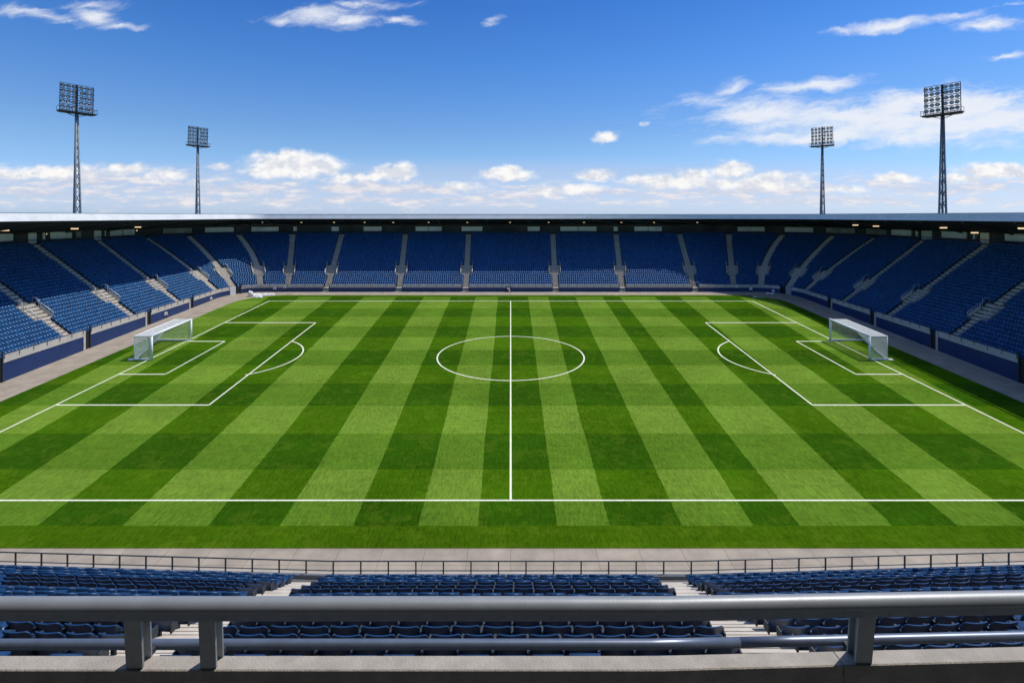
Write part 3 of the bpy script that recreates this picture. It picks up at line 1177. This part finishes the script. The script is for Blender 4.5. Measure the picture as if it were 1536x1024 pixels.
def flanged_post(x, lean, w=0.1):
    mb = MB()
    ztop = rz - 0.053
    lf = RY
    y0 = bend(x)
    a = (-0.040 + y0, -0.024 + y0)        # near flange
    c = (0.042 + y0, 0.054 + y0)          # far flange
    h = w / 2
    for ya, yb, hh in ((a[0], a[1], h), (c[0], c[1], h * 0.92)):
        mb.hexa([(x - hh, ya, 0.001), (x + hh, ya, 0.001), (x + hh, yb, 0.001), (x - hh, yb, 0.001),
                 (x - hh + lean, ya + lf, ztop), (x + hh + lean, ya + lf, ztop), (x + hh + lean, yb + lf, ztop), (x - hh + lean, yb + lf, ztop)])
    mb.hexa([(x - 0.012, a[1], 0.001), (x + 0.012, a[1], 0.001), (x + 0.012, c[0], 0.001), (x - 0.012, c[0], 0.001),
             (x - 0.012 + lean, a[1] + lf, ztop), (x + 0.012 + lean, a[1] + lf, ztop), (x + 0.012 + lean, c[0] + lf, ztop), (x - 0.012 + lean, c[0] + lf, ztop)])
    p = mb.build('post', M['post'], HR)
    mb = MB()
    mb.box(x - 0.02, x + 0.02, c[1] + 0.001, 0.16 + y0 - 0.03, lz - 0.015, lz + 0.015)
    mb.build('bracket', M['dark'], p)


flanged_post(-2.265, 0.078, 0.1)
flanged_post(-1.82, 0.062, 0.095)
flanged_post(2.15, -0.062, 0.1)


# ------------------------------------------------------------------ goals
def make_goal(sx, label):
    yn, yf, H, dep = 80.3, 90.2, 3.6, 2.65
    x = sx * 54.05
    T = thing('football_goal', (x, (yn + yf) / 2, gz((yn + yf) / 2) + 0.02), label, 'goal', 'football goals')
    ox, oy, oz = T.location
    zn, zf_ = gz(yn) + 0.02, gz(yf) + 0.02
    loc = lambda X, Y, Z: (X - ox, Y - oy, Z - oz)
    xb = x + sx * dep
    xr = x + sx * 5.7          # the far side of the net is staked out deeper
    for yy, zz, xe in ((yn, zn, xb), (yf, zf_, xr)):
        mb = MB(); mb.tube([loc(x, yy, zz), loc(x, yy, zz + H)], 0.16, 14); mb.build('post', M['white'], T, True)
        mb = MB(); mb.tube([loc(xe, yy, zz + 0.1), loc(xb, yy, zz + H)], 0.07 if xe == xb else 0.03, 10); mb.build('rear_post', M['white'], T, True)
        mb = MB(); mb.bar(loc(x + sx * .1, yy, zz + H - 0.04), loc(xb, yy, zz + H - 0.04), 0.14); mb.build('top_bar', M['white'], T)
        mb = MB(); mb.bar(loc(x + sx * .13, yy, zz + 0.11), loc(xe + sx * (0.8 if xe == xb else 0.1), yy, zz + 0.11), 0.24, 0.2); mb.build('ground_bar', M['white'], T)
        mb = MB(); mb.box(xe - ox - 0.3 + sx * .45, xe - ox + 0.3 + sx * .45, yy - oy - 0.3, yy - oy + 0.3, zz - oz + 0.0, zz - oz + 0.09)
        mb.build('foot_plate', M['white'], T)
    mb = MB(); mb.tube([loc(x, yn - .13, zn + H), loc(x, yf + .13, zf_ + H)], 0.16, 14); mb.build('crossbar', M['white'], T, True)
    mb = MB(); mb.tube([loc(xb, yn, zn + H - 0.02), loc(xb, yf, zf_ + H - 0.02)], 0.075, 10); mb.build('rear_bar', M['white'], T, True)
    mb = MB(); mb.bar(loc(xb, yn, zn + 0.07), loc(xr, yf, zf_ + 0.07), 0.1, 0.1); mb.build('rear_ground_bar', M['white'], T)
    # net cords
    w, sp = 0.026, 0.125

    def panel(a, b, c, d, na, nb, w=0.026):
        """a-b-c-d corners; cords across both ways, sagging slightly"""
        mb = MB()
        a, b, c, d = map(Vector, (a, b, c, d))
        nrm = (b - a).cross(d - a).normalized()

        def P(s, t):
            q = a * (1 - s) * (1 - t) + b * s * (1 - t) + c * s * t + d * (1 - s) * t
            sag = 0.10 * math.sin(PI * s) * math.sin(PI * t)
            return q - nrm * sag * 0.6
        for i in range(na + 1):
            s = i / na
            pts = [P(s, t / 6) for t in range(7)]
            for p, q in zip(pts, pts[1:]):
                mb.bar(p, q, w)
        for j in range(nb + 1):
            t = j / nb
            pts = [P(s / 8, t) for s in range(9)]
            for p, q in zip(pts, pts[1:]):
                mb.bar(p, q, w)
        return mb
    sp = 0.16
    nw, nh, nd = int(9.9 / sp), int(H / sp), int(dep / sp)
    A0, A1 = loc(x, yn, zn + H), loc(x, yf, zf_ + H)
    B0, B1 = loc(xb, yn, zn + H), loc(xb, yf, zf_ + H)
    C0, C1 = loc(xb, yn, zn + .1), loc(xr, yf, zf_ + .1)
    D0_, D1_ = loc(x, yn, zn + .1), loc(x, yf, zf_ + .1)
    for q, na, nb in (((A0, A1, B1, B0), nw, nd), ((C0, C1, B1, B0), nw, nh), ((D0_, C0, B0, A0), nd, nh), ((D1_, C1, B1, A1), nd, nh)):
        panel(*q, na, nb, 0.036 if q[0] is A0 and q[1] is A1 else 0.020).build('net', M['net'], T)


make_goal(-1, 'white box goal with net before the sunlit left stand')
make_goal(1, 'white box goal with net before the shaded right stand')


# ------------------------------------------------------------------ floodlight towers
def make_tower(loc, head_z, label):
    T = thing('floodlight_tower', loc, label, 'floodlight', 'floodlight towers behind the side stands')
    h = head_z                     # height of the platform over the base
    # three tapering legs and lattice
    def leg(k, z):
        r = 0.24 + (1.35 - 0.24) * (1 - z / h)
        a = R(90 + 120 * k + 20)
        return Vector((r * math.cos(a), r * math.sin(a), z))
    for k in range(3):
        mb = MB(); mb.tube([leg(k, 0), leg(k, h)], 0.32, 8, 0.17); mb.build('leg', M['mast'], T, True)
    mb = MB()
    z, st = 0.0, 0
    while z < h - 1.2:
        dz = max(1.6, 3.4 * (1 - z / h) + 1.4)
        z2 = min(z + dz, h)
        for k in range(3):
            a, b = (k, (k + 1) % 3) if st % 2 == 0 else ((k + 1) % 3, k)
            mb.bar(leg(a, z), leg(b, z2), 0.12)
            mb.bar(leg(k, z2), leg((k + 1) % 3, z2), 0.09)
        z = z2
        st += 1
    mb.build('lattice', M['mast'], T)
    # head: x across, y is the way the lamps face (-y to the pitch)
    W, HH, tiltk = 3.35, 6.2, 0.06
    def hp(x, z, y=0.0):
        return Vector((x, y - tiltk * z, h + 0.5 + z))
    mb = MB()
    mb.hexa([(-3.5, -1.05, h - .25), (3.5, -1.05, h - .25), (3.3, .9, h - .25), (-3.3, .9, h - .25),
             (-3.95, -1.3, h + .12), (3.95, -1.3, h + .12), (3.65, 1.1, h + .12), (-3.65, 1.1, h + .12)])
    for s in (-1, 1):
        mb.bar((0, 0, h - 1.0), (s * 2.2, 0, h - 0.2), 0.14)
    pl = mb.build('platform', M['dark'], T)
    mb = MB()
    for k in range(13):
        x = -3.8 + 7.6 * k / 12
        mb.bar((x, -1.25, h + .12), (x, -1.25, h + 1.1), 0.06)
    mb.bar((-3.9, -1.25, h + 1.1), (3.9, -1.25, h + 1.1), 0.07)
    mb.bar((-3.9, -1.25, h + 0.6), (3.9, -1.25, h + 0.6), 0.05)
    for s in (-1, 1):
        mb.bar((s * 3.9, -1.25, h + 1.1), (s * 3.6, 0.9, h + 1.1), 0.07)
        mb.bar((s * 3.6, 0.9, h + .12), (s * 3.6, 0.9, h + 1.1), 0.06)
    mb.build('guard_rail', M['thinrail'], pl)
    mb = MB()
    for x in (-W, W):
        mb.bar(hp(x, -0.4), hp(x, HH), 0.13)
    mb.bar(hp(0, -0.4, .1), hp(0, HH, .1), 0.42, 0.3)
    nrow = 5
    for r_ in range(nrow + 1):
        z = HH * r_ / nrow
        mb.bar(hp(-W, z), hp(W, z), 0.12, 0.16 if r_ < nrow else 0.1)
    mb.build('head_frame', M['dark'], T)
    first = None
    nrow = 5
    for r_ in range(nrow):
        for c in range(6):
            x = (-2.9, -1.82, -0.8, 0.8, 1.82, 2.9)[c] + random.uniform(-.08, .08)
            p = hp(x, HH * (r_ + 0.47) / nrow, -0.35)
            if first is None:
                mb = MB()
                n = 12
                prof = [(0.12, 0.45), (0.34, 0.36), (0.42, 0.0), (0.43, -0.2)]
                for rad, yy in prof:
                    for k in range(n):
                        mb.v.append((rad * math.cos(2 * PI * k / n), yy, rad * math.sin(2 * PI * k / n)))
                for i in range(len(prof) - 1):
                    for k in range(n):
                        a, b = i * n + k, i * n + (k + 1) % n
                        mb.f.append((a, b, b + n, a + n))
                mb.f.append(tuple(range(n - 1, -1, -1)))
                mb.box(-0.5, -0.44, -0.05, 0.4, -0.06, 0.06)
                mb.box(0.44, 0.5, -0.05, 0.4, -0.06, 0.06)
                lamp = mb.build('lamp', M['bronze'], T)
                mb = MB()
                for k in range(n):
                    mb.v.append((0.33 * math.cos(2 * PI * k / n), -0.12, 0.33 * math.sin(2 * PI * k / n)))
                mb.v.append((0, -0.04, 0))
                for k in range(n):
                    mb.f.append((k, (k + 1) % n, n))
                mb.build('lens', M['lens'], lamp)
                first = lamp
                o = lamp
            else:
                o = first.copy(); COL.objects.link(o)
                l = first.children[0].copy(); COL.objects.link(l); l.parent = o
            o.location = p
            o.rotation_euler = (R(random.choice((14, 18, 24)) if r_ > 1 else R(0) + 8), 0, R(random.uniform(-18, 18)))
    return T


ZB = -1.2
tw = make_tower((-105.0, 129.0, ZB), EYE + 24.9 - ZB, 'nearer and taller looking floodlight tower above the left stand roof')
tw.rotation_euler = (0, 0, R(60))
TOWERS = [(-111.5, 190.0, 58, 'smaller floodlight tower above the left stand roof, nearer the far stand'),
          (111.0, 190.0, -42, 'smaller floodlight tower above the right stand roof, before a white cloud'),
          (98.0, 121.0, -58, 'nearer and taller looking floodlight tower above the right stand roof')]
for x, y, a, lab in TOWERS:
    t = copy_thing(tw)
    t.location = (x, y, ZB)
    t.rotation_euler = (0, 0, R(a))
    t['label'] = lab
    if (x, y) == (98.0, 121.0):
        t.location = (98.0, 121.0, ZB - 1.9)

# ------------------------------------------------------------------ small things round the pitch
def at_ground(px, py, dz=0.0):
    D = EYE * 800 / (py - 324 + 800 * SLOPE)
    return Vector(((px - 766) / 800 * D, D, gz(D) + dz))


def lump(mb, c, rx, ry, rz_, n=10, m=6, seed=0):
    r = random.Random(seed)
    o = len(mb.v)
    for j in range(m + 1):
        ph = PI * j / m
        for k in range(n):
            a = 2 * PI * k / n
            q = 1 + r.uniform(-0.14, 0.14)
            mb.v.append((c[0] + rx * q * math.sin(ph) * math.cos(a), c[1] + ry * q * math.sin(ph) * math.sin(a), c[2] + rz_ * q * math.cos(ph)))
    for j in range(m):
        for k in range(n):
            a, b = o + j * n + k, o + j * n + (k + 1) % n
            mb.f.append((a, a + n, b + n, b))


def crumple(mb, x0, x1, y0, y1, z, amp, seed):
    r = random.Random(seed)
    nx_, ny_ = 12, 4
    o = len(mb.v)
    top = []
    for j in range(ny_ + 1):
        for i in range(nx_ + 1):
            e = 0 if i in (0, nx_) or j in (0, ny_) else 1
            mb.v.append((x0 + (x1 - x0) * i / nx_, y0 + (y1 - y0) * j / ny_ + r.uniform(-.06, .06), z * (0.4 + .6 * e) + r.uniform(0, amp) * e))
    for j in range(ny_ + 1):
        for i in range(nx_ + 1):
            mb.v.append((x0 + (x1 - x0) * i / nx_, y0 + (y1 - y0) * j / ny_, 0.0))
    W, K = nx_ + 1, (nx_ + 1) * (ny_ + 1)
    for j in range(ny_):
        for i in range(nx_):
            a = o + j * W + i
            mb.f.append((a, a + 1, a + W + 1, a + W))
            mb.f.append((a + K, a + K + W, a + K + W + 1, a + K + 1))
    for i in range(nx_):
        for a, b in ((o + i, o + i + 1), (o + ny_ * W + i + 1, o + ny_ * W + i)):
            mb.f.append((a, a + K, b + K, b))
    for j in range(ny_):
        for a, b in ((o + (j + 1) * W, o + j * W), (o + j * W + nx_, o + (j + 1) * W + nx_)):
            mb.f.append((a, a + K, b + K, b))


c = at_ground(376, 444.5)
mb = MB(); lump(mb, (0, 0, 0.62), 0.62, 0.5, 0.62, seed=3); lump(mb, (-0.35, 0.1, 1.15), 0.22, 0.2, 0.25, seed=5)
o = mb.build('cloth_bundle', M['sheet'], None, True); o.location = c
tag(o, 'round white cloth bundle on the pavement at the sunlit far corner', 'bundle')
c = at_ground(394, 443.0)
mb = MB(); crumple(mb, -2.6, 2.9, -0.55, 0.55, 0.5, 0.3, 4)
o = mb.build('white_sheet', M['sheet']); o.location = c; o.rotation_euler = (math.atan(SLOPE), 0, R(16)); o.scale = (0.9, 0.8, 0.7)
tag(o, 'long crumpled white sheet lying beside the round cloth bundle', 'sheet')
c = at_ground(387, 446.3)
mb = MB(); crumple(mb, -0.9, 0.9, -0.5, 0.5, 0.42, 0.3, 9)
o = mb.build('white_sheet', M['sheet']); o.location = c
tag(o, 'short crumpled white sheet at the edge of the grass, sunlit far corner', 'sheet')
c = at_ground(1154, 441.5)
mb = MB(); lump(mb, (-0.4, 0, 0.25), 0.45, 0.35, 0.25, seed=13); lump(mb, (0.5, -0.3, 0.2), 0.55, 0.35, 0.22, seed=15)
o = mb.build('cloth_bundle', M['sheet'], None, True); o.location = c
tag(o, 'low white cloth bundle on the pavement at the shaded far corner', 'bundle')
c = at_ground(1132, 446)
mb = MB(); mb.tube([(-0.35, 0, 0.12), (0.25, 0, 0.12), (0.6, -0.05, 0.08), (2.2, -0.2, 0.05)], 0.12, 8, 0.04)
o = mb.build('corner_hose', M['sheet'], None, True); o.location = c
tag(o, 'short white hose lying on the shaded grass by the corner', 'hose')
c = at_ground(763, 437.5)
bx = thing('equipment_bag', c, 'small black bag with white patches standing at the far blue wall', 'bag')
mb = MB(); mb.hexa([(-.75, -.35, 0), (.75, -.35, 0), (.75, .35, 0), (-.75, .35, 0), (-.5, -.25, 1.25), (.5, -.25, 1.25), (.5, .25, 1.25), (-.5, .25, 1.25)])
mb.tube([(-1.5, -.2, .1), (-.6, -.2, .16)], 0.1, 6)
mb.build('body', M['gate'], bx)
mb = MB(); mb.box(-.38, .3, -.40, -.335, .62, 1.12); mb.build('top_patch', M['sheet'], bx)
mb = MB(); mb.box(.02, .42, -.44, -.375, .14, .5); mb.build('bottom_patch', M['sheet'], bx)

WALLBOX = [(412.5, 432, 0.8, 'pale speaker box on the far blue wall, nearest the white bundle'),
           (427.5, 430.2, 0.62, 'pale speaker box on the far blue wall below an aisle foot'),
           (1105, 429.5, 0.55, 'smallest pale box on the shaded far blue wall, farthest from the corner gate'),
           (1126, 433, 0.8, 'wider pale box on the shaded far blue wall, middle of three'),
           (1160, 436, 0.7, 'pale box on the shaded blue wall above the white bundle'),
           (248, 470, 1.0, 'beige lamp box on the left blue wall beside the goal'),
           (316, 447.5, 0.9, 'beige lamp box on the left blue wall near the corner')]
for px, py, w, lab in WALLBOX:
    p = p_at(px, 0.0)
    x, y, nx_, ny_ = front(p)
    z = EYE - (py - 324) / 800 * y
    o = thing('wall_box', (x, y, z), lab, 'wall box', 'small boxes fixed on the blue walls', math.atan2(-nx_, ny_) if True else 0)
    mb = MB()
    mb.hexa([(-w / 2, -.22, -.3), (w / 2, -.22, -.3), (w / 2, -.005, -.3), (-w / 2, -.005, -.3),
             (-w / 3, -.14, .28), (w / 3, -.14, .28), (w / 3, -.005, .28), (-w / 3, -.005, .28)])
    mb.build('case', M['parapet' if px < 400 else 'sheet'], o)
    mb = MB()
    mb.box(-w / 8, w / 8, -.26, -.221, -.22, -.02)
    mb.build('grille', M['dark'], o)

# ------------------------------------------------------------------ camera
cam = bpy.data.cameras.new('camera')
co = bpy.data.objects.new('camera', cam)
COL.objects.link(co)
co.location = (0, 0, EYE)
co.rotation_euler = (R(90), 0, 0)
cam.sensor_width = 36
cam.lens = 36 * 800 / 1536
cam.shift_x = 2 / 1536
cam.shift_y = -(512 - 324) / 1536
cam.clip_start = 0.1
cam.clip_end = 20000
S.camera = co

# ------------------------------------------------------------------ light
SUN = Vector((0.50, 0.16, 1.0)).normalized()
sl = bpy.data.lights.new('sun', 'SUN')
sl.energy = 3.9
sl.angle = R(0.5)
sl.color = (1.0, 0.95, 0.87)
slo = bpy.data.objects.new('sun', sl)
COL.objects.link(slo)
slo.rotation_euler = (-SUN).to_track_quat('-Z', 'Y').to_euler()
slo.location = (0, 0, 200)

w = bpy.data.worlds.new('World')
S.world = w
w.use_nodes = True
nt = w.node_tree
N, L = nt.nodes, nt.links
bg = N['Background']
sky = N.new('ShaderNodeTexSky')
sky.sky_type = 'NISHITA'
sky.sun_disc = False
sky.sun_elevation = math.asin(SUN.z)
sky.sun_rotation = math.atan2(SUN.x, SUN.y)
sky.air_density = 1.0
sky.dust_density = 0.6
sky.ozone_density = 2.0
SKYS = 0.10


def node(t, **kw):
    n = N.new(t)
    for k, v in kw.items():
        setattr(n, k, v)
    return n


def math_(op, a, b=None, clamp=False):
    n = node('ShaderNodeMath', operation=op, use_clamp=clamp)
    for i, v in enumerate((a, b)):
        if v is None:
            continue
        if isinstance(v, (int, float)):
            n.inputs[i].default_value = v
        else:
            L.new(v, n.inputs[i])
    return n.outputs[0]


def mapr(v, a, b, c, d, smooth=True):
    n = node('ShaderNodeMapRange')
    n.interpolation_type = 'SMOOTHSTEP' if smooth else 'LINEAR'
    L.new(v, n.inputs['Value'])
    for i, q in enumerate((a, b, c, d)):
        n.inputs[i + 1].default_value = q
    return n.outputs[0]


tc = node('ShaderNodeTexCoord')
sp = node('ShaderNodeSeparateXYZ')
L.new(tc.outputs['Generated'], sp.inputs[0])
yy = math_('MAXIMUM', sp.outputs['Y'], 0.02)
cu = math_('DIVIDE', sp.outputs['X'], yy)
cv = math_('DIVIDE', sp.outputs['Z'], yy)
cb = node('ShaderNodeCombineXYZ')
L.new(cu, cb.inputs[0]); L.new(cv, cb.inputs[1])
UV = cb.outputs[0]


def noise(vec, scale, detail, rough, offs=(0, 0, 0), stretch=(1, 1, 1), color=False):
    mp = node('ShaderNodeMapping')
    mp.inputs['Location'].default_value = offs
    mp.inputs['Scale'].default_value = stretch
    L.new(vec, mp.inputs['Vector'])
    n = node('ShaderNodeTexNoise')
    n.inputs['Scale'].default_value = scale
    n.inputs['Detail'].default_value = detail
    n.inputs['Roughness'].default_value = rough
    L.new(mp.outputs[0], n.inputs['Vector'])
    return n.outputs['Color' if color else 'Fac']


def warp(vec, scale, amp, seed):
    c_ = noise(vec, scale, 4, 0.6, (seed, seed * 1.7, 0), color=True)
    s_ = node('ShaderNodeVectorMath', operation='SUBTRACT')
    L.new(c_, s_.inputs[0]); s_.inputs[1].default_value = (0.5, 0.5, 0.5)
    m_ = node('ShaderNodeVectorMath', operation='SCALE')
    L.new(s_.outputs[0], m_.inputs[0]); m_.inputs['Scale'].default_value = amp
    a_ = node('ShaderNodeVectorMath', operation='ADD')
    L.new(vec, a_.inputs[0]); L.new(m_.outputs[0], a_.inputs[1])
    return a_.outputs[0]


def field(vec, blobs, grow=1.0):
    out = None
    for (px, py, rx, ry, k, rot) in blobs:
        mp = node('ShaderNodeMapping', vector_type='TEXTURE')
        mp.inputs['Location'].default_value = ((px - 766) / 800, (324 - py) / 800, 0)
        mp.inputs['Rotation'].default_value = (0, 0, R(rot))
        mp.inputs['Scale'].default_value = (rx * grow / 800, ry * grow / 800, 1)
        L.new(vec, mp.inputs['Vector'])
        ln_ = node('ShaderNodeVectorMath', operation='LENGTH')
        L.new(mp.outputs[0], ln_.inputs[0])
        v = math_('MULTIPLY', math_('SUBTRACT', 1.0, ln_.outputs['Value']), k)
        out = v if out is None else math_('MAXIMUM', out, v)
    return out


CUMULUS = [(440, 248, 72, 22, 1.05, 0), (400, 256, 40, 9, .9, 0), (480, 250, 36, 14, 1, 0), (430, 240, 30, 17, 1, 0),
           (590, 259, 34, 14, 1, 0), (548, 266, 42, 7, .8, 0), (516, 268, 24, 8, .8, 0), (755, 262, 44, 10, 1, 0), (765, 256, 20, 8, 1, 0),
           (895, 264, 32, 11, 1, 0), (690, 281, 32, 9, .75, 0), (850, 284, 54, 9, .7, 0), (812, 287, 40, 7, .6, 0),
           (1010, 272, 62, 12, .95, 0), (1040, 264, 30, 12, 1, 0), (1097, 254, 36, 15, 1, 0), (1130, 274, 86, 13, .8, 0), (1165, 264, 56, 9, .6, 0),
           (955, 272, 24, 8, .8, 0), (1342, 268, 34, 10, 1, 0), (1490, 256, 62, 13, .95, 0), (1445, 268, 44, 8, .8, 0), (1530, 262, 40, 9, .8, 0),
           (100, 257, 100, 11, .75, 0), (190, 252, 32, 9, .85, 0), (30, 262, 90, 8, .65, 0), (250, 262, 44, 11, .55, 0), (330, 253, 16, 7, .55, 0),
           (910, 206, 22, 9, .75, 10), (966, 186, 10, 4, .4, 10), (1270, 282, 40, 7, .6, 0)]
LOWBAND = [(120, 268, 260, 22, 1.0, 0), (330, 282, 300, 18, 1.0, 0), (560, 284, 280, 20, 1.1, 0), (60, 288, 320, 16, .9, 0), (850, 290, 300, 16, 1.0, 0),
           (1120, 284, 260, 20, 1.1, 0), (1430, 280, 280, 18, .9, 0), (500, 300, 900, 14, .8, 0), (1200, 300, 700, 13, .7, 0)]
CIRRUS = [(480, 28, 78, 15, .8, 4), (525, 32, 44, 14, .85, 0), (600, 30, 34, 8, .7, -6), (420, 33, 24, 8, .8, 0), (560, 6, 60, 8, .5, 0),
          (140, 26, 36, 14, .85, -12), (62, 24, 80, 11, .7, -8), (140, 8, 50, 8, .6, 0), (185, 40, 40, 5, .5, 0), (740, 32, 14, 8, .4, 30),
          (1340, 38, 92, 9, .95, 8), (1420, 28, 60, 6, .6, 10), (1270, 48, 30, 7, .7, 8), (1485, 38, 60, 10, .95, 6), (1508, 86, 36, 6, .8, 5), (1512, 8, 24, 3, .4, 14),
          (1220, 128, 86, 11, 1, 6), (1098, 128, 28, 11, .75, 8), (1120, 160, 90, 18, .7, -4), (1160, 172, 120, 17, 1, 0), (1230, 205, 150, 14, 1, 2), (1300, 182, 220, 28, .95, 3),
          (1440, 165, 120, 34, 1.2, 2), (1290, 178, 230, 36, .9, 0), (1420, 185, 200, 36, .95, 0), (1390, 152, 60, 16, 1, 8), (1340, 165, 60, 26, 1.05, 0), (1500, 180, 110, 28, 1.1, 0), (1400, 205, 190, 11, .8, 2)]

Wc = warp(UV, 26, 0.022, 3.1)
fc = field(Wc, CUMULUS, 1.2)
nc = noise(UV, 24, 7, 0.62, (1.3, 4.2, 0), (1, 1.5, 1))
dc = mapr(math_('ADD', fc, math_('MULTIPLY', math_('SUBTRACT', nc, 0.5), 1.15)), -0.04, 0.58, 0, 1)
nc2 = noise(UV, 24, 7, 0.62, (1.3 + 0.010, 4.2 + 0.012 * 1.5, 0), (1, 1.5, 1))
Wl = warp(UV, 14, 0.03, 8.3)
fl = field(Wl, LOWBAND)
nl = noise(UV, 17, 8, 0.66, (7.1, 0.4, 0), (1, 4.2, 1))
dl = math_('MULTIPLY', mapr(math_('ADD', fl, math_('MULTIPLY', math_('SUBTRACT', nl, 0.5), 3.6)), 0.0, 1.05, 0, 1), 0.95)
Wi = warp(UV, 12, 0.04, 5.7)
fi = field(Wi, CIRRUS, 1.25)
mpi = node('ShaderNodeMapping'); mpi.inputs['Rotation'].default_value = (0, 0, R(-9)); L.new(Wi, mpi.inputs['Vector'])
ni = noise(mpi.outputs[0], 13, 8, 0.66, (2.2, 9.4, 0), (0.8, 3.4, 1))
di = math_('MULTIPLY', mapr(math_('ADD', fi, math_('MULTIPLY', math_('SUBTRACT', ni, 0.5), 1.7)), -0.05, 0.95, 0, 1), 0.92)
front_half = mapr(sp.outputs['Y'], 0.02, 0.12, 0, 1)
dens_c = math_('MULTIPLY', dc, front_half)
dens_l = math_('MULTIPLY', dl, front_half)
dens_i = math_('MULTIPLY', di, front_half)
# shading of the cumulus: side towards the sun brighter, bases greyer
shade = math_('ADD', mapr(math_('SUBTRACT', nc, nc2), -0.10, 0.10, 0.0, 1.0, False), 0.0, True)


def mixc(f, a, b, blend='MIX'):
    n = node('ShaderNodeMix', data_type='RGBA', blend_type=blend)
    if isinstance(f, (int, float)):
        n.inputs['Factor'].default_value = f
    else:
        L.new(f, n.inputs['Factor'])
    for s_, v in ((n.inputs[6], a), (n.inputs[7], b)):
        if isinstance(v, tuple):
            s_.default_value = (*v, 1)
        else:
            L.new(v, s_)
    return n.outputs[2]


K = 1 / SKYS
# clear-air colour: the physical sky, brightened overhead, out of view, to lift the shade; lower down deepened towards the blue of the photograph's clear day
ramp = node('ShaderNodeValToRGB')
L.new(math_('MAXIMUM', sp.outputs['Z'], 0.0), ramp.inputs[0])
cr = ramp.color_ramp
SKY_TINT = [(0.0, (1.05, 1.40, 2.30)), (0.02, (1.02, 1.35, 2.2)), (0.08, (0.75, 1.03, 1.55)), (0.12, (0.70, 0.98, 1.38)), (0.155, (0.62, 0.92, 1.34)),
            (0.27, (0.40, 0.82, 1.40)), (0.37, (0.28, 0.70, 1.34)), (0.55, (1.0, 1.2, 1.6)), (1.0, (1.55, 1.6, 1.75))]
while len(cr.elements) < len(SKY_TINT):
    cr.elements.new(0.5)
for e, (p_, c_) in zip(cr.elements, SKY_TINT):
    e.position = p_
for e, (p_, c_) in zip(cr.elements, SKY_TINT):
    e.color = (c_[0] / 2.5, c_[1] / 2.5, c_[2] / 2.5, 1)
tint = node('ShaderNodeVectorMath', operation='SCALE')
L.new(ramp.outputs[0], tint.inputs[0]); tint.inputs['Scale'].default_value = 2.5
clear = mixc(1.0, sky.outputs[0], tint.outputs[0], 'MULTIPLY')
wc_lo = (0.70 * K, 0.73 * K, 0.81 * K)
wc_hi = (0.97 * K, 0.96 * K, 0.95 * K)
veil = math_('MULTIPLY', mapr(field(UV, [(766, 284, 1500, 52, 1, 0)]), 0.0, 0.55, 0, 0.42), front_half)
c = mixc(veil, clear, (0.53 * K, 0.58 * K, 0.74 * K))
c = mixc(dens_l, c, mixc(mapr(nl, 0.42, 0.66, 0, 1), (0.60 * K, 0.63 * K, 0.76 * K), (0.86 * K, 0.83 * K, 0.85 * K)))
c = mixc(dens_i, c, (0.86 * K, 0.89 * K, 0.95 * K))
c = mixc(dens_c, c, mixc(shade, wc_lo, wc_hi))
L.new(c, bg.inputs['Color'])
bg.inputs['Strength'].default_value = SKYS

S.view_settings.view_transform = 'Standard'
S.view_settings.look = 'None'
S.view_settings.exposure = 0.0
S.view_settings.gamma = 1.0
S.cycles.max_bounces = 6
